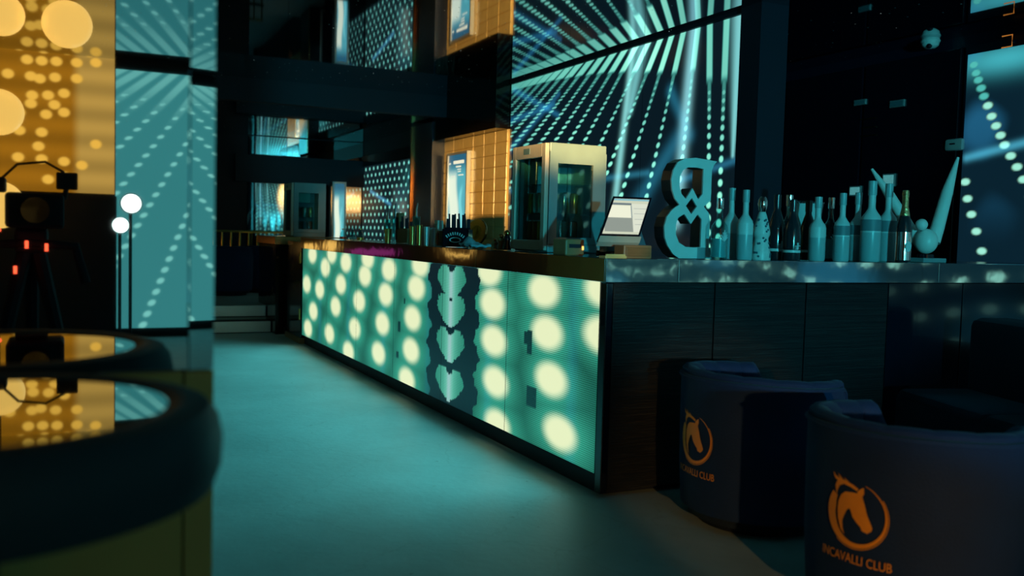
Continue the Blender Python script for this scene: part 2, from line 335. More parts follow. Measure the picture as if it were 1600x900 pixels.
# ------------------------------------------------------------ video walls
def fan(P, kY):
    Y, Z = P[:, 1], P[:, 2]; n = len(Y)
    C = np.zeros((n, 3)); C[:] = (.003, .010, .016)
    D = np.zeros(n); T0 = [2.18, 2.39, 2.55, 2.75, 2.92, 3.09, 3.28, 3.48, 3.67, 3.87, 4.08, 4.30, 4.52, 4.73]
    T0 += [4.73+.22*k for k in range(1, 9)]
    S = 2.95-Z
    for i, t in enumerate(T0):
        sl = (0, -.05, .14)[i] if i < 3 else .34+.195*(i-3)
        Yr = t+sl*S; ln = math.sqrt(1+sl*sl); d = np.abs(Y-Yr)/ln; s = S*ln
        fade = 1-.35*sm(Y, 4.5, 6.5)
        end = (.5, .48, .36)[i] if i < 3 else max(.2, .40-.014*i)
        wdt = .047
        st = (1-sm(d, wdt*.55, wdt))*(1-sm(s, end*.8, end)); D = np.maximum(D, st*(.75+.35*np.exp(-((Y-3.3)/.5)**2))*fade)
        D = np.maximum(D, (1-sm(d, .012, .03))*(1-sm(s, end, end+.35))*.35*fade)
        sk = end+.05; 
        while sk < 4.2:
            r = .014+.0135*sk
            if sk > end+.02: D = np.maximum(D, (1-sm(np.hypot(d, s-sk), r*.7, r*1.15))*min(1, .35+.55*sk)*fade)
            sk += .035+.052*sk
    C += D[:, None]*np.array((.10, .66, .56))+(D**3)[:, None]*np.array((.22, .3, .16))
    def beam(a, w0, w1, c, pw=1):
        d, t = seg(Y, Z, *a); ww = w0+(w1-w0)*t; g = np.exp(-(d/ww)**2); return g[:, None]*np.array(c)
    C += beam((3.50, 3.0, 3.74, 1.5), .045, .055, (.22, .60, .58)); C += beam((2.60, 3.0, 2.75, 1.4), .06, .075, (.22, .55, .6))
    C += beam((3.35, 3.0, 3.52, 2.4), .10, .04, (.15, .45, .45)); C += beam((2.02, 3.0, 2.04, 1.9), .09, .02, (.2, .6, .6))
    C += beam((5.99, 2.9, 4.9, 2.5), .04, .03, (.01, .10, .2)); C += beam((6.1, 1.74, 3.2, 1.82), .03, .03, (.015, .12, .18))
    C += beam((6.1, 2.55, 5.0, 2.62), .04, .03, (.01, .1, .2)); C += beam((6.1, 2.2, 4.9, 2.72), .05, .03, (.01, .08, .16))
    C += beam((2.75, 2.1, 3.4, 1.5), .08, .1, (.01, .1, .16)); C += beam((2.9, 2.5, 2.6, 2.1), .06, .06, (.01, .1, .16)); C += beam((2.9, 1.7, 2.0, 1.86), .03, .03, (.015, .12, .2))
    return C
va = thing('video_wall', 'large LED wall of teal dot rays fanning down behind the till', 'screen', (XW, 4.0, 1.0))
va.location = (0, 0, 0)
for k in range(3):   # three tall modules
    y0 = 1.96+k*1.365
    screen('led_panel', (XW-.012, y0+1.363, 1.02), (0, -1.361, 0), (0, 0, 1.945), 190, 260, lambda P: fan(P, 0), 'led', va)
obj('back_frame', MB().box(XW-.011, XW-.001, 1.955, 6.06, 1.0, 2.967), 'black', va)
def dotsB(P):
    Y, Z = P[:, 1], P[:, 2]; C = np.zeros((len(Y), 3)); C[:] = (.006, .016, .02)
    r_ = np.floor((Z-.9)/.11); yy = (Y+(r_ % 2)*.11) % .22-.11; zz = (Z-.9) % .11-.055
    D = 1-sm(np.hypot(yy, zz*1.1), .022, .036); C += D[:, None]*np.array((.25, .85, .72))
    g = np.exp(-((Y-9.1)/.45)**2-((Z-2.05)/.22)**2)*(.6+.4*np.sin(Y*40+Z*25)); C += g[:, None]*np.array((.06, .4, .4))
    d, t = seg(Y, Z, 11.5, 1.9, 10.4, 1.66); C += np.exp(-(d/.03)**2)[:, None]*np.array((.06, .25, .4))
    return C
vb = thing('video_wall', 'small LED wall of teal dots beyond the copper-edged column', 'screen')
screen('led_panel', (XW-.012, 11.95, 1.0), (0, -3.06, 0), (0, 0, 1.32), 300, 150, dotsB, 'led', vb)
obj('back_frame', MB().box(XW-.011, XW-.001, 8.89, 11.95, .98, 2.33), 'black', vb)
def blobsD(P):
    Y, Z = P[:, 1], P[:, 2]; C = np.zeros((len(Y), 3)); C[:] = (.003, .016, .028)
    n = np.sin(Y*5+Z*3)*np.sin(Y*3.1-Z*4.7+1); C += (sm(n, .1, .9)*sm(Z, 1.2, 2.4))[:, None]*np.array((.01, .09, .18))
    C += (np.exp(-((Z-2.75)/.12)**2-((Y-1.3)/.5)**2))[:, None]*np.array((.05, .4, .45)); C += np.exp(-((Y-.85)/.12)**2)[:, None]*sm(Z, 1.4, 2.6)[:, None]*np.array((.08, .5, .5))
    pts = [(1.60, 2.74), (1.575, 2.67), (1.55, 2.61), (1.52, 2.54), (1.49, 2.47), (1.45, 2.39), (1.41, 2.30), (1.365, 2.22), (1.32, 2.14), (1.28, 2.06), (1.22, 1.97), (1.16, 1.88), (1.62, 1.78), (1.59, 1.64), (1.545, 1.51), (1.49, 1.37), (1.43, 1.21), (1.36, 1.05), (1.52, 1.06), (1.1, 1.78), (1.03, 1.65), (.9, 1.5)]
    for i, (y, z) in enumerate(pts):
        D = 1-sm(np.hypot((Y-y)/.052, (Z-z)/.034), .55, 1.1); C = np.maximum(C, D[:, None]*np.array((.35, .86, .68) if i > 4 else (.08, .5, .45)))
    d, t = seg(Y, Z, 1.62, 1.98, .6, 2.15); C += np.exp(-(d/.035)**2)[:, None]*np.array((.05, .3, .42))
    return C
vd = thing('video_wall', 'LED wall with large pale blobs beside the dark recess doors', 'screen')
screen('led_panel', (XR-.03, 1.66, .45), (0, -1.6, 0), (0, 0, 2.38), 180, 240, blobsD, 'led', vd)
def blobsR(P):
    Y, Z = P[:, 1], P[:, 2]; C = np.zeros((len(Y), 3)); C[:] = (.006, .035, .05)
    n = np.sin(Y*2.1+Z*2)*np.sin(Y*1.1-Z*2.7+1); C += sm(n, .1, .9)[:, None]*np.array((.01, .12, .2))
    Z2 = Z+.12*np.sin(Y*1.7); yy = (Y+.15*np.sin(Z*2)) % .34-.17; zz = Z2 % .26-.13; D = 1-sm(np.hypot(yy/.085, zz/.05), .55, 1.1)
    return C+D[:, None]*np.array((.35, .85, .68))
for k in range(4): screen('led_panel', (XR-.03, .05-k*2.1, .45), (0, -2.09, 0), (0, 0, 2.38), 150, 130, blobsR, 'led', vd)
obj('back_frame', MB().box(XR-.028, XR-.001, -8.4, 1.68, .42, 2.9), 'black', vd)
for k, (ya, yb) in enumerate([(1.72, 2.75), (2.78, 3.8), (3.83, 4.9)]):
    dr = struct('door_%d' % (k+1), MB().bbox(XR-.04, XR, ya, yb, 0, 2.9, .008), 'blackgloss', 'tall gloss black door panel in the recess')
# ============================================================ the bar
LEDZ0, LEDZ1 = .107, 1.033
BL = [(.63, .95), (.58, .73), (.52, .49), (.41, .23), (.02, 1.0), (.02, .78), (1.34, 1.02), (1.28, .83), (1.25, .61), (1.21, .37), (1.17, .12), (2.54, 1.01), (2.61, .84), (2.68, .61), (2.7, .37), (2.78, .14), (3.25, .94), (3.32, .74), (3.39, .5), (3.48, .25), (3.89, .86), (4.05, .63), (4.17, .38), (4.36, .15), (4.49, .95), (4.65, .74), (4.82, .52), (5.03, .24), (5.22, .87), (5.43, .64), (5.68, .4), (5.98, .66), (3.82, 1.01), (4.99, 1.01), (5.75, .98), (5.9, .2)]
HE = [(1.94, .92), (1.94, .73), (1.94, .5), (1.94, .24)]
def barpix(P):
    Y, Z = P[:, 1], P[:, 2]; Y = np.round(Y/.012)*.012; Z = np.round(Z/.012)*.012
    C = np.zeros((len(Y), 3)); base = .75+.25*np.sin(Y*9)*np.sin(Z*7+Y*2); C[:] = np.array((.012, .15, .10))*base[:, None]
    stripe = np.exp(-(((Y*1.0) % 1.02-.3)/.06)**2); C += stripe[:, None]*np.array((.0, .02, .07))
    halo = np.zeros(len(Y)); core = np.zeros(len(Y))
    for y, z in BL:
        d = np.hypot((P[:, 1]-y)/1.95, P[:, 2]-z)
        halo = np.maximum(halo, np.exp(-(d/.16)**2)); core = np.maximum(core, 1-sm(d, .055, .118))
    C += (halo**1.3)[:, None]*np.array((.05, .47, .31)); K = core[:, None]; C = C*(1-K)+K*np.array((.80, .87, .53))
    # dead strip with leftover hearts
    e0 = 1.50+.04*np.cos((Z-.12)*2*PI/.235)+.012*np.sin(Z*90); e1 = 2.33+.04*np.cos((Z-.14)*2*PI/.23+PI)+.012*np.sin(Z*70)
    dead = (Y > e0) & (Y < e1); C[dead] = (.003, .018, .026)
    for y, z in HE:
        u = (Y-y)/.25; v = (Z-z)/.112
        hh = (np.abs(u) < 1) & (v < .72+.22*np.sin(np.abs(u)*PI)-.12*(np.abs(u) < .18)) & (v > -1+1.15*np.abs(u)**1.6)
        jag = .06*np.sin(Y*130)*np.sin(Z*110); hh &= (np.hypot(u, v*.8)+jag < 1.02)
        t = np.exp(-(u/.5)**2)[hh][:, None]; g = np.exp(-(u/.16)**2)[hh][:, None]
        C[hh] = np.array((.03, .3, .2))*(1-t)+t*np.array((.14, .6, .44))+g*np.array((.2, .0, .14))
    for y, z, a, b in [(.80, .68, .05, .05), (.78, .66, .025, .09), (.74, .36, .06, .08), (2.98, .52, .03, .06), (3.0, .3, .03, .05), (2.86, .72, .015, .02)]:
        k = (np.abs(Y-y) < a) & (np.abs(Z-z) < b/1.4); C[k] = (.004, .04, .04)
    return C
bar = thing('bar_counter', 'long bar counter with a glowing green LED front', 'bar counter')
obj('body', MB().box(.004, .60, .02, 6.19, .1, 1.03).box(.6, 3.6, .02, .58, .1, 1.03), 'black', bar)
obj('kick_plate', MB().bbox(.03, .58, .05, 6.19, 0, .1, .004), 'black', bar)
obj('kick_plate', MB().bbox(.58, 3.6, .05, .56, 0, .1, .004), 'black', bar)
nmod = 6; mw = 6.12/nmod
for k in range(nmod):
    y0 = .05+k*mw
    screen('led_panel', (-.004, y0+mw-.003, LEDZ0), (0, -(mw-.006), 0), (0, 0, LEDZ1-LEDZ0), 104, 92, barpix, 'led_bar', bar)
obj('corner_post', MB().bbox(-.006, .03, -.010, .045, .02, 1.03, .004), 'blackgloss', bar)
for k in range(6):
    obj('end_panel', MB().bbox(.035+k*.6, .035+k*.6+.592, -.006, .018, .03, 1.03, .002), 'ledoff' if k < 3 else 'blackgloss', bar)
gate = thing('bar_gate', 'narrow black gate at the far end of the bar with brass hinges', 'gate')
gp = obj('gate_panel', MB().bbox(-.005, .05, 6.235, 6.92, .06, 1.10, .006), 'blackgloss', gate)
for z in (.32, .93): obj('hinge', MB().tube([(-.014, 6.235, z-.06), (-.014, 6.235, z+.06)], .016, 10), 'brass', gp, smooth=True)
obj('gate_foot', MB().bbox(-.02, .05, 6.21, 6.95, 0, .06, .004), 'brownbox', gate)
top = thing('bar_worktop', 'black bar top edged with mirror-polished steel', 'worktop')
obj('slab', MB().box(0, .62, .0, 6.2, 1.034, 1.143).box(.62, 3.65, .0, .62, 1.034, 1.143), 'blackgloss', top)
for y0, y1 in ((-.012, 1.5), (1.504, 3.9), (3.904, 6.2)): obj('steel_edge', MB().bbox(-.022, .0, y0, y1, 1.033, 1.146, .002), 'steel', top)
for x0, x1 in ((-.02, .39), (.394, 2.2), (2.204, 3.65)): obj('steel_edge', MB().bbox(x0, x1, -.022, .0, 1.033, 1.146, .002), 'steel', top)
ZT = 1.145
ec = thing('end_cabinet', 'brown gloss cabinet past the gate carrying the small fridge', 'cabinet')
obj('body', MB().bbox(-.09, .7, 7.15, 8.2, 0, 1.05, .006), 'wavygloss', ec); obj('top', MB().bbox(-.11, .72, 7.12, 8.22, 1.05, ZT, .006), 'copper', ec)
# ------------------------------------------------------------ fridges and their cans
def fridge(loc, rz, label):
    t = thing('display_fridge', label, 'fridge', loc, rz, None)
    W, D, Hh = .385, .44, .645     # local x: width of side face, y: depth, front (door) faces -x
    fr = MB().bbox(0, W, 0, D, 0, .05, .006).bbox(0, W, 0, D, Hh-.06, Hh, .006)
    for x in (0.012, W-.035):
        for y in (0, D-.035): fr.box(x, x+.035, y, y+.035, .05, Hh-.06)
    obj('body', fr, 'greycase', t)
    for y in (-.004, D-.006): obj('side_frame', MB().box(.0, .055, y, y+.01, .05, Hh-.05).box(W-.09, W, y, y+.01, .05, Hh-.05).box(.055, W-.09, y, y+.01, .05, .09).box(.055, W-.09, y, y+.01, Hh-.12, Hh-.05), 'greycase', t)
    dr = MB().bbox(-.03, -.004, 0, .045, .01, Hh-.005, .004).bbox(-.03, -.004, D-.045, D, .01, Hh-.005, .004).bbox(-.03, -.004, .045, D-.045, .01, .07, .004).bbox(-.03, -.004, .045, D-.045, Hh-.085, Hh-.005, .004)
    d = obj('door', dr, 'beige', t)
    obj('door_pane', MB().box(-.02, -.014, .045, D-.045, .07, Hh-.085), 'glassteal', d)
    obj('control_plate', MB().box(-.033, -.03, D*.46, D*.64, Hh-.06, Hh-.025), 'labeldark', d)
    obj('side_pane', MB().box(.05, W-.05, .006, .011, .05, Hh-.06), 'glassteal', t); obj('liner', MB().box(.03, W-.02, D-.02, D-.008, .05, Hh-.06), 'liner', t)
    obj('back_panel', MB().box(W-.012, W-.002, .03, D-.03, .05, Hh-.06), 'greycase', t)
    for z in (.055, .225, .40): obj('shelf', MB().box(.03, W-.04, .02, D-.02, z, z+.008), 'glass' if z > .1 else 'steel2', t)
    obj('price_card', MB().box(.09, .29, D-.032, D-.026, .42, .56), 'paper', t)
    return t
F1 = (.255, 1.09, ZT)
fridge(F1, 0, 'teal-lit display fridge of cans beside the till')
F2 = (.17, 7.42, ZT)
fridge(F2, 0, 'small display fridge on the brown cabinet past the bar gate')
def can(loc, mat, label, group):
    t = thing('drink_can', label, 'can', loc, 0, group)
    obj('body', MB().lathe([(.001, 0), (.022, 0), (.026, .006), (.026, .112), (.022, .122)], 14), mat, t, smooth=True)
    obj('lid', MB().lathe([(.0, .122), (.022, .122), (.023, .126), (.0, .124)], 14), 'silver', t, smooth=True); return t
for fi, (fx, fy, fz) in enumerate((F1, F2)):
    nm = 'the display fridge beside the till' if fi == 0 else 'the small fridge past the gate'
    for k, (dx, dy_, dz_) in enumerate([(.078, .17, .233), (.078, .235, .233), (.078, .30, .233), (.15, .09, .233), (.22, .09, .233), (.078, .17, .063), (.078, .235, .063), (.078, .30, .063), (.15, .09, .063), (.22, .09, .063), (.078, .365, .063), (.078, .365, .233)]):
        mt = ['orangecan', 'silvercan', 'silvercan', 'silvercan', 'orangecan', 'silvercan', 'orangecan', 'red', 'bluepaint', 'red', 'red', 'orangecan'][k]
        cn = {'orangecan': 'orange', 'silvercan': 'silver', 'red': 'red', 'bluepaint': 'dark blue'}[mt]
        can((fx+dx, fy+dy_, fz+dz_), mt, '%s drink can on the %s shelf of %s' % (cn, 'middle' if dz_ > .1 else 'bottom', nm), 'cans in '+nm)
# ------------------------------------------------------------ till
till = thing('till', 'touchscreen till with a bright tilted display on the bar corner', 'till', (.085, .22, ZT), 0)
def quad_panel(O, U, V, th):
    O, U, V = Vector(O), Vector(U), Vector(V); n = U.cross(V).normalized()*th
    return MB().add([O, O+U, O+U+V, O+V, O+n, O+U+n, O+U+V+n, O+V+n], [(0, 3, 2, 1), (4, 5, 6, 7), (0, 1, 5, 4), (1, 2, 6, 5), (2, 3, 7, 6), (3, 0, 4, 7)])
tu = Vector((.215, -.03, 0)); tv = Vector((.17, .15, .215))
hs = quad_panel((-.035, -.03, .075), tu*1.0, tv, .03); obj('housing', hs, 'blackgloss', till)
obj('chin', quad_panel((-.045, -.042, .055), tu*1.02, tv*.14, .034), 'beige', till)
def posp(P):
    a = P[:, 0]; b = P[:, 2]; a = (a-a.min())/(np.ptp(a)); b = (b-b.min())/np.ptp(b); a = np.clip((a-.2*b)/.8, 0, 1)
    C = np.zeros((len(a), 3)); C[:] = (.62, .66, .5)
    def r(x0, x1, y0, y1, c): k = (a > x0) & (a < x1) & (b > y0) & (b < y1); C[k] = c
    r(.05, .62, .06, .45, (.28, .32, .28)); r(.1, .6, .45, .8, (.86, .88, .68)); r(.62, .98, .06, .86, (.72, .76, .62)); r(.04, .62, .82, .88, (.15, .2, .22)); r(.08, .2, .86, .9, (.8, .75, .4)); r(.0, 1, .95, 1, (.2, .5, .6))
    for q in range(5): r(.66, .94, .12+.15*q, .13+.15*q, (.4, .45, .42))
    r(.05, .1, .45, .8, (.2, .28, .3)); r(.6, .62, .45, .8, (.2, .28, .3)); return C
nrm = tu.cross(tv).normalized()
po = Vector((-.035, -.03, .075))+nrm*.033+tu*.05+tv*.10
screen('display', po, tu*.90, tv*.84, 90, 70, posp, 'posprint', till)
obj('stand', MB().bbox(.10, .22, .09, .17, 0, .15, .01), 'greycase', till); obj('stand_leg', quad_panel((.30, .10, 0), (.05, 0, 0), (-.06, .05, .2), .03), 'bluepaint', till)
obj('base', MB().bbox(.10, .30, .02, .2, 0, .03, .006), 'blackgloss', till)
rp = thing('receipt_printer', 'brown boxy receipt printer under the till display', 'printer', (-.005, .40, ZT)); obj('case', MB().bbox(0, .11, 0, .14, 0, .085, .008), 'brownbox', rp); obj('paper_slot', MB().box(.02, .09, -.003, 0, .04, .06), 'black', rp); obj('button', MB().box(.095, .105, -.004, 0, .03, .05), 'warmlamp', rp)
cd = thing('cash_drawer', 'low brown box beneath the till', 'box', (.115, .04, ZT)); obj('case', MB().bbox(0, .16, 0, .09, 0, .065, .006), 'brownbox', cd); obj('front', MB().bbox(.01, .15, -.006, 0, .01, .055, .003), 'wood', cd)
tag(obj('wooden_tray', MB().bbox(0, .12, 0, .06, 0, .012, .003).box(.005, .115, .004, .008, .012, .02), 'tile', None, (.0, .02, ZT)), 'thin tan tray at the bar corner in front of the till', 'tray')
# ------------------------------------------------------------ big letter sign
def L8(p): return ((p[0]-600)/4.735*.0035, (832-p[1])/4.735*.00326)
outer = [(1025, 95), (1000, 125), (985, 165), (985, 390), (930, 440), (972, 487), (985, 540), (985, 775), (1012, 832), (740, 832), (690, 800), (645, 740), (620, 680), (612, 600), (630, 525), (675, 468), (728, 432), (690, 390), (665, 330), (655, 250), (668, 180), (700, 120), (760, 88), (850, 78)]
h1 = [(790, 152), (865, 150), (915, 158), (915, 345), (880, 388), (830, 305), (778, 388), (742, 352), (722, 290), (725, 220), (748, 175)]
h2 = [(828, 378), (872, 440), (828, 500), (780, 440)]
h3 = [(770, 500), (828, 572), (880, 500), (915, 535), (915, 745), (860, 750), (790, 745), (735, 715), (708, 655), (705, 585), (722, 530)]
sg = thing('letter_sign', 'large pale monogram letter sign standing on the bar top', 'sign', (onY((1034, 400), .2).x, .2, ZT+.001), math.radians(-3))
o8, hh8 = [L8(p) for p in outer], [[L8(p) for p in h] for h in (h1, h2, h3)]
obj('front_face', MB().prism(o8, hh8, 0, .012), 'sign', sg); obj('return', MB().prism(o8, hh8, .012, .10), 'signside', sg)
obj('foot', MB().lathe([(.0, 0), (.08, 0), (.08, .058), (.0, .058)], 20, (.24, .045, .0), 1, .6), 'greycase', sg, smooth=True)
# ------------------------------------------------------------ bottles on the short arm
def bottle(px, ptop, Y, kind, rpx, label, pbase=None):
    b = onY((px, 410), Y); X = b.x; zt = onY((px, ptop), Y).z; h = zt-ZT; r = rpx/1450*(b-CAM).dot(fwd)*1.02
    t = thing('bottle', label, 'bottle', (X, Y, ZT))
    if kind in ('frost', 'clear'):
        sh = h*.56; nk = r*.36
        prof = [(.001, 0), (r*.93, 0), (r, .008), (r, sh*.9), (r*.9, sh), (r*.6, sh+r*.4), (nk*1.1, sh+r*.75), (nk, sh+r*1.0), (nk, h*.86)]
        obj('glass_body', MB().lathe(prof, 20), 'frost' if kind == 'frost' else 'glassteal', t, smooth=True)
        if kind == 'frost':
            obj('filled_base', MB().lathe([(.001, .001), (r*.94, .001), (r*1.012, .009), (r*1.012, h*.36)], 20), 'frostlow', t, smooth=True)
            obj('label', MB().lathe([(r*1.014, h*.38), (r*1.02, h*.38), (r*1.02, h*.52), (r*1.014, h*.52)], 20), 'labeldark' if px > 1280 else 'label', t, smooth=True)
        else:
            obj('liquor', MB().lathe([(.001, .012), (r*.88, .012), (r*.88, h*.34), (.001, h*.34)], 16), 'frostlow', t, smooth=True)
            for k in range(7):     # etched palm leaf
                a = -PI/2+(k-3)*.22; obj('etched_leaf', MB().tube([(r*1.0*math.cos(-PI/2), r*1.0*math.sin(-PI/2), h*.3), (r*1.03*math.cos(a), r*1.03*math.sin(a), h*.48-abs(k-3)*.012)], .0035, 5), 'label', t)
        obj('cap', MB().lathe([(.001, h*.82), (nk*1.15, h*.82), (nk*1.2, h*.83), (nk*1.2, h-.002), (.001, h)], 16), 'frostlow' if kind == 'frost' else 'silver', t, smooth=True)
    elif kind == 'champ':
        nk = r*.32; prof = [(.001, 0), (r*.95, 0), (r, .01), (r, h*.40), (r*.92, h*.52), (r*.6, h*.66), (nk*1.15, h*.76), (nk, h*.84), (nk, h*.97), (nk*1.2, h*.975), (nk*1.2, h*.99), (.001, h)]
        obj('glass_body', MB().lathe(prof, 22), 'champ', t, smooth=True)
        obj('label_band', MB().lathe([(r*1.004, h*.13), (r*1.012, h*.13), (r*1.012, h*.17), (r*1.004, h*.17)], 22), 'label', t, smooth=True)
        lb = MB()
        for k in range(6): z = h*(.18+.012*k); lb.box(-r*.5+.01*(k % 2), r*.1*(k % 3), -r*1.03, -r*.96, z, z+h*.006)
        lb.box(-.006, .004, -r*1.04, -r*.97, h*.18, h*.29).box(-.02, .018, -r*1.04, -r*.97, h*.235, h*.245); obj('emblem', lb, 'label', t)
        obj('foil', MB().lathe([(nk*1.2, h*.8), (nk*1.24, h*.8), (nk*1.24, h*.99), (.001, h*1.003)], 16), 'champ', t, smooth=True)
    elif kind == 'bell':
        prof = [(.001, 0), (r*.98, 0), (r, .01), (r*.95, h*.12), (r*.72, h*.30), (r*.70, h*.34), (r*.85, h*.40), (r*.86, h*.44), (r*.6, h*.62), (r*.36, h*.74), (r*.3, h*.76)]
        obj('ceramic_body', MB().lathe(prof, 24), 'ceramic', t, smooth=True)
        obj('cap', MB().lathe([(.001, h*.75), (r*.32, h*.75), (r*.42, h*.80), (r*.5, h*.86), (r*.46, h*.93), (r*.3, h*.985), (.001, h)], 20), 'silver', t, smooth=True)
        for k in range(26):
            a = -PI*rng.rand(); z = h*(.05+.6*rng.rand()); rr = np.interp(z/h, [0, .12, .3, .34, .42, .62, .74], [r, r*.95, r*.72, r*.70, r*.86, r*.6, r*.36])
            obj('painted_motif', MB().sphere((rr*math.cos(a), rr*math.sin(a), z), .0065, 6, 4), 'bluepaint', t)
    elif kind == 'foil':
        nk = r*.34; prof = [(.001, 0), (r*.95, 0), (r, .01), (r, h*.46), (r*.9, h*.54), (r*.6, h*.66), (nk*1.1, h*.76), (nk, h*.95), (.001, h*.96)]
        obj('glass_body', MB().lathe(prof, 22), 'champ', t, smooth=True)
        obj('foil_neck', MB().lathe([(r*.66, h*.645), (r*.64, h*.66), (nk*1.25, h*.77), (nk*1.15, h*.90), (nk*1.35, h*.95), (nk*1.1, h), (.001, h)], 18), 'foil', t, smooth=True)
        obj('foil_label', MB().lathe([(r*1.01, h*.03), (r*1.02, h*.03), (r*1.02, h*.42), (r*1.01, h*.42)], 22), M['silver'], t, smooth=True)
        obj('shield', MB().lathe([(.0, -.002), (.022, -.002), (.022, .002), (.0, .002)], 18), 'label', t).matrix_local = Matrix.Translation((-.01, -r*1.02, h*.22)) @ Matrix.Rotation(PI/2, 4, 'X') @ Matrix.Diagonal((1, 1.4, 1, 1))
    return t
bottle(1122, 309, 0.10, 'clear', 12.5, 'clear bottle etched with a palm leaf beside the letter sign')
bottle(1140, 293, 0.26, 'frost', 12, 'frosted bottle between the palm-etched bottle and another frosted bottle')
bottle(1162, 296, 0.13, 'frost', 12, 'pale frosted bottle next to the painted bell-shaped bottle')
bottle(1188, 306, 0.12, 'bell', 15, 'painted ceramic bell-shaped bottle with a round silver stopper')
bottle(1211, 303, 0.26, 'champ', 13.5, 'dark champagne bottle next to the painted ceramic bottle')
bottle(1230, 304, 0.40, 'clear', 12, 'clear bottle standing behind the dark champagne bottles')
bottle(1236, 311, 0.14, 'champ', 13, 'middle one of the three dark champagne bottles')
bottle(1260, 312, 0.26, 'champ', 13, 'dark champagne bottle in front of the glass bucket')
bottle(1275, 307, 0.13, 'frost', 12.5, 'frosted bottle next to the dark champagne bottle by the bucket')
bottle(1295, 308, 0.25, 'clear', 11, 'short clear bottle among the frosted bottles')
bottle(1313, 301, 0.13, 'frost', 12, 'frosted bottle next to the short clear bottle')
bottle(1337, 300, 0.26, 'frost', 12, 'frosted bottle next to the tallest bottle')
bottle(1358, 282, 0.14, 'frost', 15, 'tallest frosted bottle with a broad body')
bottle(1384, 286, 0.28, 'frost', 13.5, 'broad frosted bottle next to the gold-foiled champagne bottle')
bottle(1410, 297, 0.13, 'foil', 11.5, 'champagne bottle with gold foil neck and shiny label')
gb = thing('ice_bucket', 'pale glass ice bucket behind the champagne bottles', 'bucket', (onY((1254, 410), .46).x, .46, ZT))
obj('bowl', MB().lathe([(.001, 0), (.06, 0), (.07, .02), (.10, .30), (.105, .33), (.098, .33), (.09, .30), (.06, .03), (.001, .02)], 26), 'frost', gb, smooth=True)
obj('rim', MB().lathe([(.10, .325), (.107, .325), (.109, .335), (.104, .34), (.098, .335)], 26), 'silver', gb, smooth=True)
# white figurine with raised arms
fg = onY((1447, 416), .2); fig = thing('figurine', 'white round-bodied figurine with a ball head and two long raised arms', 'figurine', (fg.x, .2, ZT))
def P2(px, py): q = onY((px, py), .2); return Vector((q.x-fg.x, 0, q.z-ZT))
def P3(px, py, Y): q = onY((px, py), Y); return Vector((q.x-fg.x, Y-.2, q.z-ZT))
bc = P2(1447, 377); br = 17.5/1450*(fg-CAM).dot(fwd)
obj('body', MB().sphere(bc, br, 24, 16, 1.12), 'whiteplastic', fig, smooth=True); obj('head', MB().sphere(P2(1440, 351), br*.52, 20, 12), 'whiteplastic', fig, smooth=True)
obj('arm', MB().tube([P2(1457, 378), P2(1465, 355), P2(1480, 300), P2(1497, 246)], [.045, .040, .034, .008], 12), 'whiteplastic', fig, smooth=True)
obj('arm', MB().tube([P3(1440, 380, .23), P3(1420, 355, .32), P3(1390, 305, .42), P3(1362, 264, .5)], [.042, .036, .03, .008], 12), 'whiteplastic', fig, smooth=True)
q0 = P2(1430, 404); q1 = P2(1465, 416); obj('plinth', MB().bbox(q0.x, q1.x, -.06, .06, 0, P2(1447, 403).z, .003), 'greycase', fig)
obj('collar', MB().lathe([(br*.5, 0), (br*.75, .0), (br*.7, .03), (br*.5, .03)], 18, (bc.x, 0, P2(1447, 405).z)), 'blackgloss', fig, smooth=True)
lf = onY((1397, 385), .3); lv = thing('bottle_carrier', 'thin curved copper bottle carrier behind the gold-foiled bottle', 'carrier', (lf.x, .3, ZT))
obj('hoop', MB().tube([(-.0, 0, 0), (-.012, 0, .1), (0, 0, .2), (.03, 0, .26), (.08, 0, .28)], .006, 8), 'copper', lv, smooth=True); obj('foot', MB().box(-.03, .05, -.03, .03, 0, .006), 'copper', lv)
# fittings on the recess doors; glowing panels stand in for reflections
def frame_on_wall(x0, y0, x1, y1, label, lit):
    a = onX((x0, y0), XR-.05); b = onX((x1, y1), XR-.05); t = thing('notice', label, 'notice', (XR-.05, (a.y+b.y)/2, b.z))
    w2 = abs(a.y-b.y)/2; hh = a.z-b.z
    obj('frame', MB().bbox(-.008, .012, -w2, w2, 0, hh, .003), 'steel2', t); obj('sheet', MB().box(-.011, -.007, -w2+.012, w2-.012, .012, hh-.012), 'painted_glow' if lit else 'labeldark', t); return t
frame_on_wall(1328, 291, 1345, 306, 'small panel with painted glow on the dark door just above the bottles', 1)
frame_on_wall(1380, 272, 1398, 291, 'small panel with painted glow on the dark door beside the figurine arm', 1)
frame_on_wall(1335, 157, 1353, 163, 'thin dim strip plate high on the dark door', 0)
frame_on_wall(1391, 158, 1413, 166, 'dim narrow plate high on the second dark door', 0)
for k, y in enumerate((187, 200, 213)):
    a = onX((1345+3*(k == 1), y), XR-.05); b = onX((1367, y), XR-.05)
    t = thing('door_bar', ['topmost', 'middle', 'lowest'][k]+' of three thin brass bars on the dark door', 'bar', (XR-.05, (a.y+b.y)/2, a.z), 0, 'brass bars on the door'); l2 = (a.y-b.y)/2
    obj('rod', MB().tube([(0, -l2, 0), (0, l2, 0)], .006, 8), 'brass', t, smooth=True); obj('bracket', MB().box(0, .05, -.006, .006, -.006, .006), 'brass', t)
dc = onX((1453, 83), XR-.14); dcam = thing('dome_camera', 'white dome security camera under the ceiling', 'camera', (dc.x, dc.y, HC))
obj('mount', MB().lathe([(.001, -.035), (.075, -.035), (.08, -.02), (.07, 0), (.001, 0)], 22), 'whiteplastic', dcam, smooth=True)
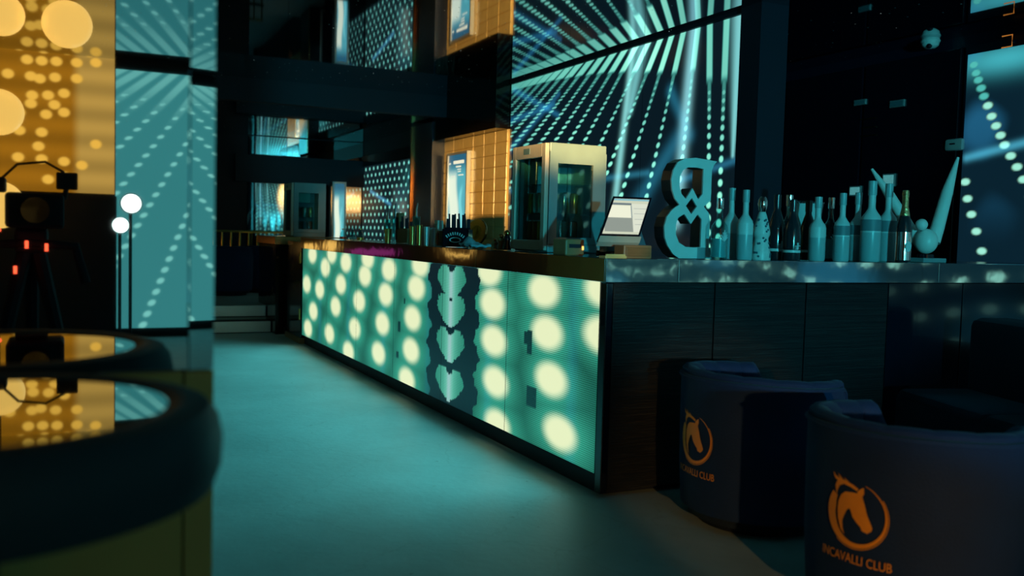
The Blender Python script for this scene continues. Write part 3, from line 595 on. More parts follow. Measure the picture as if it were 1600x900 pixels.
obj('shell', MB().lathe([(.001, -.085), (.04, -.08), (.066, -.06), (.072, -.035), (.001, -.03)], 22), 'whiteplastic', dcam, smooth=True); obj('lens', MB().sphere((-.042, -.025, -.066), .024, 14, 8), 'blackgloss', dcam, smooth=True)
sn = onX((1490, 226), XR-.06); sens = thing('wall_sensor', 'small white rounded sensor box on the dark wall', 'sensor', (XR-.02, sn.y, sn.z)); obj('case', MB().bbox(-.05, 0, -.085, .085, -.05, .05, .02), 'whiteplastic', sens, smooth=True); obj('slot', MB().box(-.053, -.05, -.02, .03, 0, .012), 'black', sens)
nb = onX((1566, 57), XR-.07); nb2 = onX((1581, 72), XR-.07); nbr = thing('neon_bracket', 'small orange neon bracket high on the blob video wall', 'light')
obj('tube', MB().tube([(XR-.07, nb.y, nb.z), (XR-.07, nb2.y, nb.z), (XR-.07, nb2.y, nb2.z), (XR-.07, nb.y, nb2.z)], .005, 8), 'dimneon', nbr, smooth=True); obj('clip', MB().box(XR-.07, XR-.03, nb2.y-.01, nb2.y+.01, nb2.z+.03, nb2.z+.05), 'black', nbr)
# ------------------------------------------------------------ things along the far bar top
def shaker(px, py, hpx, X, rpx, mat, label, cap=None):
    b = onX((px, py), X); zt = onX((px, py-hpx), X).z-onX((px, py), X).z; r = rpx/1450*(b-CAM).length
    t = thing('shaker', label, 'shaker', (X, b.y, ZT), 0, 'bar shakers')
    obj('cup', MB().lathe([(.001, 0), (r*.8, 0), (r, zt*.95), (r*1.04, zt), (r*.96, zt), (r*.9, zt*.9), (.001, zt*.85)], 20), mat, t, smooth=True)
    obj('rim', MB().lathe([(r*.98, zt*.98), (r*1.07, zt*.99), (r*1.0, zt*1.01)], 20), mat, t, smooth=True); return t
shaker(644, 379, 29, .10, 4.5, 'brass', 'brass shaker tin beside the dark caddy')
shaker(655, 380, 31, .10, 4.5, 'brass', 'brass shaker tin between two other tins')
shaker(666, 380, 29, .12, 4.5, 'steel2', 'steel shaker tin next to the brass tins')
shaker(606, 377, 22, .14, 5.5, 'brass', 'short brass cup at the end of the row of tins')
shaker(675, 381, 27, .2, 5, 'steel2', 'steel shaker tin behind the rest by the small brown box')
def caddy(px, py, wpx, hpx, X, mat, label, nst, text):
    b = onX((px, py), X); s = (b-CAM).length/1450; wd = wpx*s; h = hpx*s
    t = thing('straw_caddy', label, 'caddy', (X, b.y, ZT), math.radians(52))
    for a in ((0, .008, -wd/2, wd/2), (.11, .118, -wd/2, wd/2), (0, .118, -wd/2, -wd/2+.008), (0, .118, wd/2-.008, wd/2)): obj('side', MB().box(*a, .004, h*.5), mat, t)
    obj('bottom', MB().box(0, .118, -wd/2, wd/2, 0, .006), mat, t); obj('divider', MB().box(.05, .056, -wd/2, wd/2, .006, h*.55), mat, t)
    for k in range(nst):
        y = -wd*.4+wd*.8*k/(nst-1); obj('straw' if k % 2 else 'napkin', MB().tube([(.07, y, .01), (.07+.02*(k % 3-1), y+.02*(k % 2)-.01, h*(.8+.2*rng.rand()))], .006, 6) if k % 2 else MB().box(.07, .075, y-.011, y+.011, .02, h*(.8+.06*(k % 4))), 'black', t)
    return t, b, wd, h
cdy, cb, cwd, ch = caddy(711, 383, 42, 55, .16, 'blackgloss', 'black napkin and straw caddy with a curved white logo', 9, 1)
def textmesh(s, size, name='text'):
    c = bpy.data.curves.new(name, 'FONT'); c.body = s; c.size = size; c.align_x = 'CENTER'; c.resolution_u = 3
    o = bpy.data.objects.new(name, c); COL.objects.link(o); bpy.context.view_layer.update()
    me = bpy.data.meshes.new_from_object(o.evaluated_get(bpy.context.evaluated_depsgraph_get())); bpy.data.objects.remove(o); return me
for k in range(9):     # arched white logo, too small to read
    a = math.radians(50+10*k); r0 = .085; obj('logo_stroke', MB().tube([(-.003, -r0*math.cos(a), ch*.20+r0*math.sin(a)-.05), (-.003, -(r0+.02)*math.cos(a), ch*.20+(r0+.02)*math.sin(a)-.05)], .0045, 6), 'label', cdy)
obj('logo_mark', MB().prism([(.042*math.cos(i*PI/10), .019*math.sin(i*PI/10)) for i in range(20)], [[(.034*math.cos(i*PI/10), .013*math.sin(i*PI/10)) for i in range(20)]], 0, .003), 'label', cdy, (-.003, 0, ch*.2)).rotation_euler = (0, 0, -PI/2)
c2, _, _, _ = caddy(630, 377, 20, 42, .24, 'brownbox', 'brown bar caddy with dark straws behind the brass tins', 5, 0)
def box_item(name, px, py, wpx, hpx, X, mat, label, cat):
    b = onX((px, py), X); s = (b-CAM).length/1450; t = thing(name, label, cat, (X, b.y, ZT)); wd = wpx*s
    obj('case', MB().bbox(0, .05, -wd, wd, 0, hpx*s, .004), mat, t); obj('front_panel', MB().box(-.004, 0, -wd*.8, wd*.8, hpx*s*.1, hpx*s*.85), 'blackgloss' if mat != 'paper' else 'beige', t); return t
box_item('card_box', 620, 378, 7, 46, .28, 'wood', 'tall brown card box behind the bar caddy', 'box')
box_item('card_box', 684, 382, 6, 24, .12, 'wood', 'small brown card box beside the black napkin caddy', 'box')
box_item('receipt_board', 681, 362, 7, 38, .34, 'paper', 'pale receipt sheet standing behind the small brown box', 'sheet')
def soda(px, py, hpx, X, col, label):
    b = onX((px, py), X); s = (b-CAM).length/1450; h = hpx*s; r = 5*s; t = thing('soda_bottle', label, 'bottle', (X, b.y, ZT))
    obj('glass_body', MB().lathe([(.001, 0), (r, 0), (r*1.02, h*.3), (r*.85, h*.45), (r*.9, h*.55), (r*.35, h*.8), (r*.3, h*.92)], 16), 'glassteal', t, smooth=True)
    obj('label', MB().lathe([(r*1.03, h*.06), (r*1.04, h*.06), (r*1.05, h*.28), (r*1.03, h*.28)], 16), col, t, smooth=True); obj('cap', MB().lathe([(.001, h*.9), (r*.38, h*.9), (r*.38, h), (.001, h)], 12), col, t, smooth=True)
soda(536, 373, 17, .16, 'red', 'small soda bottle with a red label at the far bar end')
soda(551, 374, 18, .2, 'label', 'small clear soda bottle with a pale label')
soda(563, 375, 19, .16, 'orangecan', 'small soda bottle with an orange label')
def tallglass(px, X, label, hpx=50):
    b = onX((px, 378), X); s = (b-CAM).length/1450; t = thing('mixing_glass', label, 'glass', (X, b.y, ZT)); r = 6*s; h = hpx*s
    obj('bowl', MB().lathe([(.001, 0), (r*.8, 0), (r*.9, h*.5), (r, h*.9), (r*.97, h*.9), (r*.86, h*.5), (.001, .01)], 18), 'glassteal', t, smooth=True); obj('pour_spout', MB().tube([(0, 0, h*.85), (0, 0, h*1.15), (.01, 0, h*1.35)], [.012, .008, .005], 8), 'silver', t, smooth=True)
tallglass(616, .4, 'tall clear mixing glass behind the tall card box', 44); tallglass(650, .42, 'tall clear mixing glass behind the brass tins', 46); tallglass(605, .3, 'slim clear mixing glass above the short brass cup', 38)
cp = onX((744, 380), .44); plate = thing('copper_plate', 'round copper plaque leaning up at the end of the caddies', 'plaque', (.44, cp.y, ZT), math.radians(22))
for nm, pr, mt in (('disc', [(.001, -.008), (.085, -.008), (.085, .0), (.001, .0)], 'copper'), ('rim', [(.08, -.012), (.1, -.012), (.104, 0), (.1, .01), (.08, .006)], 'copper'), ('inner_ring', [(.04, 0), (.055, 0), (.055, .006), (.04, .006)], 'brass')):
    o = obj(nm, MB().lathe(pr, 32), mt, plate, smooth=True); o.matrix_local = Matrix.Translation((0, 0, .104)) @ Matrix.Rotation(math.radians(-78), 4, 'Y') 
obj('easel_leg', MB().tube([(.01, 0, .1), (.07, 0, 0)], .005, 6), 'copper', plate)
ck = MB(); cl = onX((735, 387), .1)
gx, gy = np.meshgrid(np.linspace(0, 1, 14), np.linspace(0, 1, 14)); vsq = []; 
for a, b in zip(gx.ravel(), gy.ravel()): vsq.append((a*.14, b*.22-.11, .012+.05*math.exp(-((a-.3)/.25)**2-((b-.6)/.25)**2)+.012*math.sin(a*14+b*5)*math.sin(b*11)))
ck.add(vsq, [(j*14+i, j*14+i+1, (j+1)*14+i+1, (j+1)*14+i) for j in range(13) for i in range(13)]); ckm = obj('bar_cloth', ck, 'bluepaint', None, (.06, cl.y, ZT+.001), smooth=True); tag(ckm, 'crumpled blue bar cloth in front of the copper plaque', 'cloth'); sd_ = ckm.modifiers.new('thick', 'SOLIDIFY'); sd_.thickness = .012; sd_.offset = 1
M['cloth'] = pm('blue_cloth', (.25, .45, .55), .8); ckm.data.materials[0] = M['cloth']
for k, (px, hp, lab) in enumerate([(783, 26, 'small dark pepper mill beside the display fridge'), (792, 32, 'tallest small dark mill by the fridge edge'), (773, 18, 'squat brown mill left beside the small dark mill')]):
    b = onX((px, 389), .22); s = (b-CAM).length/1450; h = hp*s; t = thing('pepper_mill', lab.replace('left ', ''), 'mill', (.22, b.y, ZT))
    obj('base', MB().lathe([(.001, 0), (.026, 0), (.028, .01), (.018, h*.35), (.024, h*.55), (.016, h*.7)], 14), 'wood' if k != 1 else 'blackgloss', t, smooth=True); obj('knob', MB().sphere((0, 0, h*.82), h*.16, 12, 8), 'copper', t, smooth=True)
# ------------------------------------------------------------ illuminated posters
def poster_pix(P):
    a = P[:, 1]; b = P[:, 2]; a = 1-(a-a.min())/np.ptp(a); b = (b-b.min())/np.ptp(b)
    C = np.zeros((len(a), 3)); C[:] = np.array((.09, .42, .48)); tp = sm(b, .72, .95)[:, None]; C = C*(1-tp)+tp*np.array((.02, .12, .2))
    k = ((1-sm(np.abs(a-.30-.08*np.sin(b*7)), .16, .34))*(1-sm(b, .68, .84)))[:, None]; C = C*(1-k)+k*np.array((.78, .9, .72))
    g = np.exp(-((a-.75-.06*np.sin(b*11))/.07)**2)*(1-sm(b, .5, .66)); C += g[:, None]*np.array((.12, .3, .28)); return C
def lightbox(name, label, O, U, V, thick_dir, text=True):
    t = thing(name, label, 'poster'); O, U, V = Vector(O), Vector(U), Vector(V); n = Vector(thick_dir)
    screen('print', O-n*.002, U, V, 40, 110, poster_pix if abs(U.y) > .3 else (lambda P: poster_pix(np.stack([P[:, 1], -P[:, 0], P[:, 2]], 1))), 'led_rear', t)
    fr = MB(); w = .03; uu, vv = U.normalized(), V.normalized()
    def bar_(o, u, v): fr.add([o, o+u, o+u+v, o+v, o+u*0+n*.05, o+u+n*.05, o+u+v+n*.05, o+v+n*.05], [(0, 1, 2, 3), (4, 7, 6, 5), (0, 4, 5, 1), (1, 5, 6, 2), (2, 6, 7, 3), (3, 7, 4, 0)])
    f0 = O-n*.012
    for o_, u_, v_ in ((f0-uu*w-vv*w, U+uu*2*w, vv*w), (f0-uu*w+V, U+uu*2*w, vv*w), (f0-uu*w, uu*w, V), (f0+U, uu*w, V)): bar_(o_, u_, v_)
    obj('frame', fr, 'steel2', t); obj('backing', MB().add([O+n*.004, O+U+n*.004, O+U+V+n*.004, O+V+n*.004, O+n*.045, O+U+n*.045, O+U+V+n*.045, O+V+n*.045], [(0, 1, 2, 3), (4, 7, 6, 5), (0, 4, 5, 1), (1, 5, 6, 2), (2, 6, 7, 3), (3, 7, 4, 0)]), 'black', t)
    if text:
        for u0, u1, z0, z1 in ((.30, .86, .885, .925), (.06, .14, .885, .905), (.44, .70, .84, .858), (.52, .70, .808, .82), (.54, .70, .78, .792), (.58, .84, .735, .748), (.18, .38, .73, .736)):
            c0 = O+U*u0+V*z0-n*.006; obj('text_line', MB().add([c0, c0+U*(u1-u0), c0+U*(u1-u0)+V*(z1-z0), c0+V*(z1-z0), c0+n*.003, c0+U*(u1-u0)+n*.003, c0+U*(u1-u0)+V*(z1-z0)+n*.003, c0+V*(z1-z0)+n*.003], [(0, 1, 2, 3), (4, 7, 6, 5), (0, 4, 5, 1), (1, 5, 6, 2), (2, 6, 7, 3), (3, 7, 4, 0)]), 'whiteplastic_e', t)
    return t
M['whiteplastic_e'] = pm('poster_letters', (.8, .85, .8), .5, emit=(.8, .88, .75), es=.7)
lightbox('lightbox_poster', 'glowing blue and white poster on the ochre tiled wall', (XW-.085, 7.78, 1.22), (0, -.62, 0), (0, 0, 1.03), (1, 0, 0))
lightbox('lightbox_poster', 'slim glowing poster added as the reflection in the far mirror', (1.74, 11.5, 1.0), (.17, 0, 0), (0, 0, 1.0), (0, 1, 0), False)  # added object standing in for the mirrored tiled-wall poster
obj('stand', MB().box(1.78, 1.87, 11.5, 11.55, .3, 1.0), 'black', bpy.data.objects['lightbox_poster.001'])
mw_ = thing('wall_mirror', 'wide smoked mirror across the far end of the room', 'mirror')
for k, (xa, xb) in enumerate(((.42, 1.05), (1.055, 1.7), (1.705, 2.36))): obj('mirror_pane', MB().box(xa, xb, YF-.01, YF+.005, .9, 2.74), 'mirror_dark', mw_)
# ============================================================ tub chairs
CR = .355; CHH = .685
emb_polys = []
def E2(p): return ((p[0]-455)/330*.108, (485-p[1])/330*.108)
head = [(535, 200), (542, 255), (525, 290), (555, 370), (580, 455), (620, 535), (638, 575), (628, 605), (590, 636), (535, 622), (522, 590), (470, 548), (432, 508), (408, 448), (390, 432), (365, 455), (335, 520), (318, 575), (325, 640), (350, 702), (300, 655), (266, 560), (255, 470), (262, 390), (292, 320), (340, 280), (430, 268), (470, 268), (478, 240), (512, 212)]
mane = [(240, 186), (285, 168), (340, 172), (420, 192), (480, 222), (468, 246), (400, 222), (320, 208), (268, 236), (242, 290), (236, 372), (226, 300), (215, 240)]
tuft1 = [(180, 112), (212, 145), (245, 158), (285, 166), (240, 188), (212, 180), (192, 150)]
tuft2 = [(242, 120), (270, 140), (300, 165), (340, 172), (280, 172), (258, 152)]
tuft3 = [(315, 145), (345, 160), (380, 178), (340, 174)]
cres = []
for i in range(49):
    a = math.radians(72-i*(72+215)/48); th = np.interp(i, [0, 8, 16, 28, 38, 44, 48], [5, 14, 26, 48, 92, 100, 70]); cres.append((a, 322, 322-th))
def emblem_mesh():
    bm = bmesh.new()
    def poly(pts):
        from mathutils.geometry import tessellate_polygon
        vs = [bm.verts.new((x, y, 0)) for x, y in pts]
        for t in tessellate_polygon([[Vector((x, y, 0)) for x, y in pts]]):
            try: bm.faces.new([vs[i] for i in t])
            except ValueError: pass
    for p in (head, mane, tuft1, tuft2, tuft3): poly([E2(q) for q in p])
    pr = None
    for a, r0, r1 in cres:
        p0 = bm.verts.new((*E2((455+r0*math.cos(a), 485-r0*math.sin(a))), 0)); p1 = bm.verts.new((*E2((455+r1*math.cos(a), 485-r1*math.sin(a))), 0))
        if pr: bm.faces.new((pr[0], p0, p1, pr[1]))
        pr = (p0, p1)
    pr = None
    for a, r0, r1 in cres[6:34]:    # thin second ring
        p0 = bm.verts.new((*E2((455+337*math.cos(a), 485-337*math.sin(a))), 0)); p1 = bm.verts.new((*E2((455+329*math.cos(a), 485-329*math.sin(a))), 0))
        if pr: bm.faces.new((pr[0], p0, p1, pr[1]))
        pr = (p0, p1)
    bmesh.ops.triangulate(bm, faces=bm.faces)
    for _ in range(2):
        es = [e for e in bm.edges if e.calc_length() > .02]
        if es: bmesh.ops.subdivide_edges(bm, edges=es, cuts=1); bmesh.ops.triangulate(bm, faces=bm.faces)
    return bm
def wrap(me, zc, r):     # bend a flat print onto the shell, centred on local -Y
    for v in me.vertices:
        a = v.co.x/r-PI/2; v.co = Vector((r*math.cos(a), r*math.sin(a), zc+v.co.y))
def make_chair(label):
    t = thing('tub_chair', label, 'chair', (0, 0, 0), 0, None)
    # back centre is at local -Y; the shell wraps +-132 degrees
    A = math.radians(134); n = 72
    def rim(a): return CHH-.02*sm(np.array([abs(a)]), .5, 2.3)[0]-.10*sm(np.array([abs(a)]), A-.22, A+.02)[0]
    sh = MB(); prof_n = 7; vs = []; fs = []
    for i in range(n+1):
        a = -A+2*A*i/n; ang = a-PI/2; zt = rim(a); tp = .97+.03*0
        pr = [(CR*.955, .07), (CR*.99, .25), (CR, .5), (CR, zt-.05), (CR+.004, zt-.045), (CR+.004, zt-.035), (CR, zt-.03)]
        vs += [(r*math.cos(ang), r*math.sin(ang), z) for r, z in pr]
    k = len(pr); fs = [(i*k+q, (i+1)*k+q, (i+1)*k+q+1, i*k+q+1) for i in range(n) for q in range(k-1)]
    inn = []      # inner wall of the shell closes it
    sh.add(vs, fs)
    vs2 = []
    for i in range(n+1):
        a = -A+2*A*i/n; ang = a-PI/2; zt = rim(a); r = CR-.03; vs2 += [(r*math.cos(ang), r*math.sin(ang), .07), (r*math.cos(ang), r*math.sin(ang), zt-.03)]
    m0 = len(sh.v); sh.add(vs2, [(i*2, i*2+1, i*2+3, i*2+2) for i in range(n)])
    for i in range(n): sh.f.append((i*k+k-1, (i+1)*k+k-1, m0+(i+1)*2+1, m0+i*2+1)); sh.f.append((i*k, m0+i*2, m0+(i+1)*2, (i+1)*k))
    for i in (0, n): sh.f.append(tuple([i*k+q for q in range(k)]+[m0+i*2+1, m0+i*2]))
    obj('shell', sh, 'velvet', t, smooth=True)
    # channel-tufted lining with a rolled rim
    vs = []; n2 = 132; pn = 12
    for i in range(n2+1):
        a = -A+2*A*i/n2; ang = a-PI/2; zt = rim(a); g = abs(math.sin((a/(2*A)+.5)*PI*11)); bul = .018*g**.6; dn = .004*(1-g**.5)
        pr = [(CR-.03, zt-.032), (CR-.008, zt-.026), (CR-.004, zt-.012-dn), (CR-.014, zt-.003-dn), (CR-.035, zt-dn), (CR-.06-bul*.3, zt-.006-dn), (CR-.08-bul*.8, zt-.03), (CR-.087-bul, zt-.07), (CR-.085-bul, zt-.15), (CR-.085-bul, .42), (CR-.07, .36), (CR-.03, .34)]
        vs += [(r*math.cos(ang), r*math.sin(ang), z) for r, z in pr]
    ln = MB().add(vs, [(i*pn+q, (i+1)*pn+q, (i+1)*pn+(q+1) % pn, i*pn+(q+1) % pn) for i in range(n2) for q in range(pn)]); ln.f.append(tuple(range(pn))); ln.f.append(tuple(n2*pn+q for q in range(pn)))
    obj('tufted_lining', ln, 'velvet', t, smooth=True)
    obj('seat_cushion', MB().lathe([(.001, .24), (CR-.04, .24), (CR-.035, .26), (CR-.035, .36), (CR-.06, .395), (CR-.15, .41), (.001, .415)], 36), 'velvet_dark', t, smooth=True)
    obj('base', MB().lathe([(.001, .03), (CR-.05, .03), (CR-.045, .07), (CR-.04, .24), (.001, .24)], 36), 'velvet_dark', t, smooth=True)
    obj('plinth', MB().lathe([(.001, 0), (CR-.09, 0), (CR-.09, .03), (.001, .03)], 36), 'black', t, smooth=True)
    ps = MB().tube([((CR+.006)*math.cos(-PI/2-A+2*A*i/60), (CR+.006)*math.sin(-PI/2-A+2*A*i/60), rim(-A+2*A*i/60)-.04) for i in range(61)], .005, 6)
    obj('piping', ps, 'velvet', t, smooth=True)
    bm = emblem_mesh(); me = bpy.data.meshes.new('horse_emblem'); bm.to_mesh(me); bm.free(); wrap(me, .385, CR+.0025); link('horse_emblem', me, M['orangeprint'], t)
    me = textmesh('INCAVALLI CLUB', .042)
    bm = bmesh.new(); bm.from_mesh(me); bmesh.ops.triangulate(bm, faces=bm.faces); bmesh.ops.subdivide_edges(bm, edges=[e for e in bm.edges if e.calc_length() > .015], cuts=1)
    for v in bm.verts: v.co.x *= .78
    bm.to_mesh(me); bm.free(); wrap(me, .228, CR+.0025); link('lettering', me, M['orangeprint'], t)
    return t
c1 = make_chair('blue velvet tub chair with orange horse emblem next to the bar corner')
vd1 = Vector((CAM.x-.49, CAM.y+.53)); ang1 = math.atan2(vd1.y, vd1.x)
c1.location = (.50, -.53, 0); c1.rotation_euler = (0, 0, ang1+PI/2-math.radians(50))
vd2 = Vector((CAM.x-.31, CAM.y+1.53)); ang2 = math.atan2(vd2.y, vd2.x)
c2_ = dup(c1, (.31, -1.53, 0), ang2+PI/2-math.radians(28), 'blue velvet tub chair with horse emblem standing farther from the bar corner')
c3 = dup(c1, (-.28, 9.5, .3), math.radians(-62), 'blue tub chair on the platform before the brass railing')
c4 = dup(c1, (.28, 10.1, .3), math.radians(35), 'tub chair on the platform right against the cabinet and railing')
sf = thing('bench_sofa', 'dark navy bench sofa along the wall beside the tub chairs', 'sofa', (1.78, -.12, 0), math.radians(-17))
obj('seat', MB().bbox(0, .55, -2.2, 0, .12, .45, .04), 'velvet_dark', sf, smooth=True); obj('backrest', MB().bbox(.42, .68, -2.2, 0, .3, .86, .05), 'velvet_dark', sf, smooth=True); obj('plinth', MB().box(.03, .6, -2.15, -.05, 0, .12), 'black', sf)
for k in range(3): obj('seat_cushion', MB().bbox(.0, .43, -.02-.72*(k+1), -.03-.72*k, .40, .47, .03), 'velvet_dark', sf, smooth=True)
# ============================================================ railing on the platform
rl = thing('railing', 'brass bar railing at the back of the platform', 'railing')
obj('top_rail', MB().tube([(-1.2, 11.0, 1.17), (.82, 11.0, 1.17)], .02, 10), 'brass', rl, smooth=True); obj('bottom_rail', MB().tube([(-1.2, 11.0, .38), (.82, 11.0, .38)], .015, 8), 'brass', rl, smooth=True)
for k in range(16): obj('baluster', MB().tube([(-1.18+k*.132, 11.0, .3), (-1.18+k*.132, 11.0, 1.17)], .013, 8), 'brass', rl, smooth=True)
ls = thing('light_strip', 'yellow glowing light strip along the railing', 'light'); obj('tube', MB().bbox(.2, .48, 10.93, 10.96, .87, .91, .006), 'yellowlamp', ls); obj('tube', MB().bbox(.5, .82, 10.93, 10.96, .87, .91, .006), 'yellowlamp', ls); obj('channel', MB().box(.18, .84, 10.96, 10.975, .86, .92), 'black', ls)
# ============================================================ mirror pillar and the high table
YP = -1.97; XP = -2.056
pl = thing('mirror_pillar', 'tall square pillar clad in tinted mirror with a dull gold base', 'pillar')
obj('core', MB().box(-3.3, XP-.008, YP+.012, YP+.6, 0, HC), 'black', pl)
obj('mirror_panel', MB().bbox(-3.3, XP-.044, YP, YP+.012, .985, HC, .002), 'mirror', pl)
# bevelled edge strip: slightly turned facet
obj('bevelled_edge', MB().add([(XP-.043, YP-.0, .985), (XP-.0, YP+.006, .985), (XP-.0, YP+.006, HC), (XP-.043, YP, HC), (XP-.043, YP+.012, .985), (XP, YP+.018, .985), (XP, YP+.018, HC), (XP-.043, YP+.012, HC)], [(0, 1, 2, 3), (4, 7, 6, 5), (0, 4, 5, 1), (1, 5, 6, 2), (2, 6, 7, 3), (3, 7, 4, 0)]), 'mirror', pl)
obj('side_mirror', MB().bbox(XP-.008, XP, YP+.02, YP+.6, .985, HC, .002), 'mirror', pl)
obj('gold_panel', MB().bbox(-3.3, -2.110, YP-.002, YP+.012, 0, .983, .002), 'gold_panel', pl); obj('gold_panel', MB().bbox(-2.107, XP, YP-.002, YP+.012, 0, .983, .002), 'gold_panel', pl)
TX, TY, TZ = -2.425, -2.312, 1.0; TR = .332
tb = thing('high_table', 'round high table with glass top and thick padded black rim', 'table', (TX, TY, 0))
obj('padded_rim', MB().lathe([(TR-.03, TZ-.125), (TR-.012, TZ-.118), (TR-.002, TZ-.09), (TR, TZ-.055), (TR-.006, TZ-.025), (TR-.02, TZ-.006), (TR-.045, TZ+.0), (TR-.07, TZ-.004), (TR-.08, TZ-.012), (TR-.08, TZ-.11)], 64), 'rim', tb, smooth=True)
M['tabletop'] = pm('black_mirror_glass', (.55, .6, .6), .02, metal=1, var=.02)
obj('glass_top', MB().lathe([(.001, TZ-.02), (TR-.076, TZ-.02), (TR-.076, TZ-.006), (.001, TZ-.006)], 64), 'tabletop', tb)
obj('under_board', MB().lathe([(.001, TZ-.11), (TR-.05, TZ-.11), (TR-.05, TZ-.025), (.001, TZ-.025)], 40), 'black', tb)
obj('pedestal', MB().lathe([(.001, .03), (.05, .03), (.045, .1), (.04, .82), (.001, .82)], 20), 'blackgloss', tb, smooth=True); obj('flange', MB().lathe([(.001, .82), (.12, .82), (.12, .875), (.001, .875)], 28), 'blackgloss', tb, smooth=True)
obj('foot_disc', MB().lathe([(.001, 0), (.24, 0), (.24, .015), (.06, .03), (.001, .03)], 32), 'blackgloss', tb, smooth=True)
for k in range(6): a = k*PI/3; obj('bolt', MB().lathe([(.001, -.012), (.012, -.012), (.012, 0), (.001, 0)], 6, (.09*math.cos(a), .09*math.sin(a), .82)), 'brass', tb)
# ============================================================ room behind the viewpoint, seen in the mirrors
def onM(p, Y): q = onY(p, 2*YP-Y); return Vector((q.x, Y, q.z))     # what the pillar mirror shows
XE = onM((181, 200), YB+.1).x
def rearfan(P):
    X, Z = P[:, 0], P[:, 2]; C = np.zeros((len(X), 3)); C[:] = (.05, .30, .31); S = HC-Z
    D = np.zeros(len(X))
    for i in range(-4, 26):
        t = XE-.1+i*.16; sl = -1.9+.17*i; Xr = t+sl*S; ln = math.sqrt(1+sl*sl); d = np.abs(X-Xr)/ln; s = S*ln
        D = np.maximum(D, (1-sm(d, .02, .05))*(1-sm(s, .3, .9))*.55)
        ph = (s % .13)-.065; r = .02+.006*s
        D = np.maximum(D, (1-sm(np.hypot(d, ph), r*.6, r*1.4))*sm(s, .3, .7))
    C += D[:, None]*np.array((.22, .5, .42))
    return C
ve = thing('video_wall', 'wide teal LED wall of fanned dot rays behind the viewpoint', 'screen')
for k in range(3): screen('led_panel', (XE+k*2.0, YB+.06, .1), (1.99, 0, 0), (0, 0, 2.8), 170, 200, rearfan, 'led_rear', ve)
obj('back_frame', MB().box(XE, XE+6, YB, YB+.055, .05, 2.95), 'black', ve)
zo = onM((90, 300), YB+.1).z
dots_px = [(30, 70), (68, 75), (105, 77), (140, 81), (42, 92), (65, 94), (88, 95), (120, 97), (150, 97), (12, 114), (48, 118), (62, 122), (86, 120), (120, 122), (48, 161), (85, 163), (50, 148), (75, 148), (100, 175), (72, 178), (30, 203), (65, 206), (60, 228), (28, 245), (65, 248), (100, 252), (128, 258), (75, 280), (30, 28), (68, 32), (140, 38), (120, 2), (160, 2), (150, 225), (100, 275), (20, 60), (10, 150), (30, 175), (100, 145)]
DP = [onM(p, YB+.1) for p in dots_px]
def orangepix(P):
    X, Z = P[:, 0], P[:, 2]; C = np.zeros((len(X), 3)); C[:] = (.50, .19, .008)  # orange base is lamp glow on the wall, painted as emission
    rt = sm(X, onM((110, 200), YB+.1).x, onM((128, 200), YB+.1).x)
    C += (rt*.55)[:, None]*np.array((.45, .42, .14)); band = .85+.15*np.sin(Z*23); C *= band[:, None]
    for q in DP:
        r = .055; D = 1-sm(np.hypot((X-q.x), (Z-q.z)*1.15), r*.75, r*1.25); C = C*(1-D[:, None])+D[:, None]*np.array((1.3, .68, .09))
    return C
vo_ = thing('light_wall', 'amber wall of round lamps with painted glow, seen in the pillar mirror', 'screen')
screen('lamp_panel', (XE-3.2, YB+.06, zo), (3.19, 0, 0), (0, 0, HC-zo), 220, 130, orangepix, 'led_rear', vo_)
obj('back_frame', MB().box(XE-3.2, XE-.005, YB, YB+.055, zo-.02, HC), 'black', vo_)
for k, (p, r) in enumerate([((105, 38), 27), ((2, 22), 24), ((-2, 175), 26), ((-2, 320), 27)]):
    q = onM(p, -8.2); rr = r/1450*9.6; g = thing('globe_lamp', ['round warm globe lamp hanging highest on its own', 'upper of three warm globe lamps on one cord', 'middle of three warm globe lamps on one cord', 'lowest of three warm globe lamps on one cord'][k], 'lamp', tuple(q), 0, 'warm globe lamps')
    obj('globe', MB().sphere((0, 0, 0), rr, 24, 16), 'warmlamp', g, smooth=True)
    obj('cord', MB().tube([(0, 0, rr), (0, 0, max(rr+.01, HC-q.z if k < 2 else (onM(((2, 22) if k == 2 else (-2, 175)), -8.2).z-q.z-rr*1.05)))], .006, 6), 'black', g)
for k, p in enumerate([(205, 318), (190, 352)]):
    q = onM(p, -9.5); t = thing('stage_lamp', ['upper', 'lower'][k]+' bright stage lamp seen in the pillar mirror', 'lamp', (q.x, -9.5-.2*k, q.z)); r = .085-.015*k
    o = obj('lens', MB().lathe([(.001, 0), (r, 0), (r, .02), (.001, .02)], 24), 'cyanlamp', t); o.rotation_euler = (-PI/2, 0, 0)
    o = obj('housing', MB().lathe([(.001, -.2), (r*.8, -.19), (r*1.15, -.02), (r*1.15, .01), (r*1.05, .01), (r, -.01)], 24), 'black', t, smooth=True); o.rotation_euler = (-PI/2, 0, 0)
    obj('stand', MB().tube([(0, -.1, -.03), (0, -.1, -q.z)], .015, 8), 'black', t)
struct('trim_10', MB().box(XL, XE-.0, YB, YB+.3, 0, zo-.03), 'darkwall', 'dark plinth below the orange lamp wall')
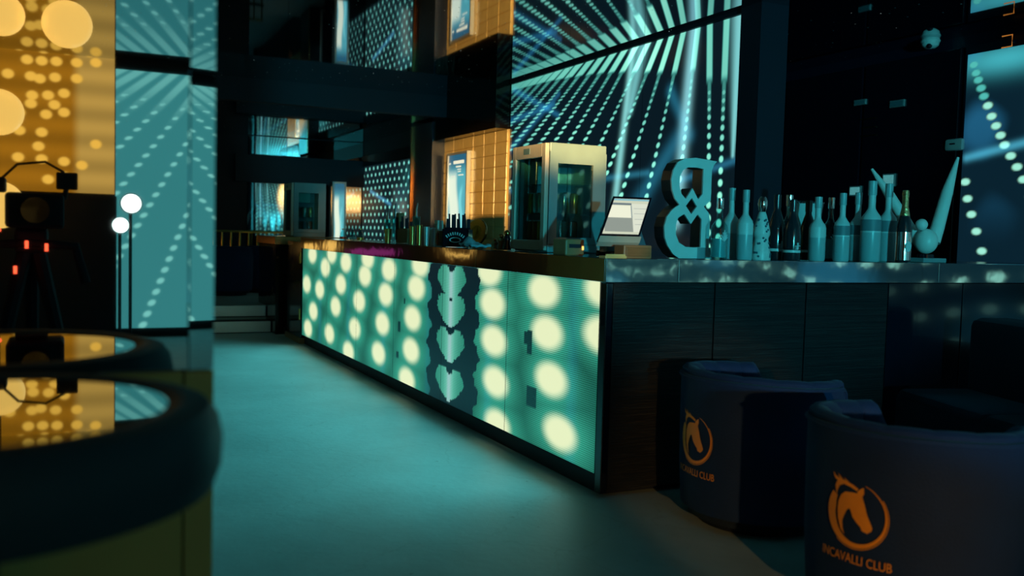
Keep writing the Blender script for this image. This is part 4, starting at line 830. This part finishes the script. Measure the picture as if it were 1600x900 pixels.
# filming rig beside the viewpoint, seen only in the pillar mirror
rg = onM((70, 330), -4.35); rig = thing('camera_rig', 'dark video camera rig on a tripod seen in the pillar mirror', 'camera', (rg.x-.05, -4.45, 0))
obj('camera_body', MB().bbox(-.09, .12, -.12, .12, 1.22, 1.36, .015), 'black', rig); obj('lens', MB().tube([(.02, .12, 1.29), (.02, .26, 1.29)], .05, 16), 'blackgloss', rig, smooth=True)
obj('monitor', MB().bbox(.09, .17, .0, .03, 1.38, 1.45, .006), 'black', rig); obj('monitor_arm', MB().tube([(.12, .01, 1.34), (.13, .015, 1.40)], .01, 8), 'black', rig)
obj('cable', MB().tube([(-.12, 0, 1.40), (-.05, 0, 1.475), (.05, 0, 1.49), (.12, .01, 1.45)], .006, 6), 'black', rig, smooth=True); obj('battery', MB().bbox(-.2, -.09, -.05, .05, 1.36, 1.42, .01), 'black', rig)
obj('head', MB().bbox(-.06, .06, -.06, .06, 1.12, 1.22, .015), 'black', rig)
for k, (x, z) in enumerate([(-.11, 1.21), (-.02, 1.14), (.05, 1.13), (-.14, 1.08), (-.06, 1.04)]): obj('tally_light', MB().box(x, x+.012, .121, .125, z, z+.03) if k else MB().sphere((x, .123, z), .008, 8, 6), 'redlamp', rig)
obj('hand_grip', MB().tube([(-.2, .05, 1.0), (-.16, .05, 1.15), (0, .05, 1.16), (.16, .05, 1.15), (.2, .05, 1.0)], .02, 10), 'black', rig, smooth=True)
for k in range(3): a = 2*PI*k/3+.5; obj('leg', MB().tube([(.03*math.cos(a), .03*math.sin(a), 1.12), (.3*math.cos(a), .3*math.sin(a), 0)], [.03, .018], 8), 'black', rig, smooth=True)
# warm curtain and neon on the side wall, seen in the polished steel
cu = thing('wall_curtain', 'brown orange curtain along the left wall', 'curtain')
for k in range(12):
    y0 = 3.0+k*.6; vs = []; n = 13
    for i in range(n): a = i/(n-1); vs += [(XL+.06+.04*math.cos(a*4*PI), y0+a*.6, .2), (XL+.06+.04*math.cos(a*4*PI), y0+a*.6, 2.9)]
    obj('curtain_panel', MB().add(vs, [(i*2, i*2+2, i*2+3, i*2+1) for i in range(n-1)]), 'orangewash', cu, smooth=True)
struct('wall_far_panel', MB().box(-5.2, -1.0, YF-.04, YF+.02, .3, 2.7), 'brownwall', 'brown panelled wall beyond the platform')
for k, (x, z) in enumerate([(-1.5, .9), (-1.85, .95)]):
    t = thing('wall_sconce', ['warm half-round wall sconce nearest the railing', 'warm half-round wall sconce next to the magenta neon'][k], 'lamp', (x, YF-.05, z), 0); obj('shade', MB().sphere((0, -.03, 0), .1, 16, 10), 'warmlamp', t, smooth=True); obj('backplate', MB().box(-.06, .06, 0, .012, -.14, .14), 'brass', t)
nr = thing('neon_ring', 'orange neon ring sign on the brown far wall', 'light'); obj('tube', MB().tube([(-4.2+.28*math.cos(i*PI/20), YF-.12, 1.0+.2*math.sin(i*PI/20)) for i in range(41)], .025, 8), 'warmlamp', nr, smooth=True); obj('bracket', MB().box(-4.5, -3.9, YF-.1, YF-.04, .98, 1.02), 'black', nr)
ns = thing('neon_strip', 'magenta neon strip on the brown far wall', 'light'); obj('tube', MB().tube([(-3.0, YF-.12, .86), (-2.2, YF-.12, .86)], .06, 10), 'magentalamp', ns, smooth=True); obj('clip', MB().box(-2.62, -2.58, YF-.1, YF-.04, .8, .92), 'black', ns)
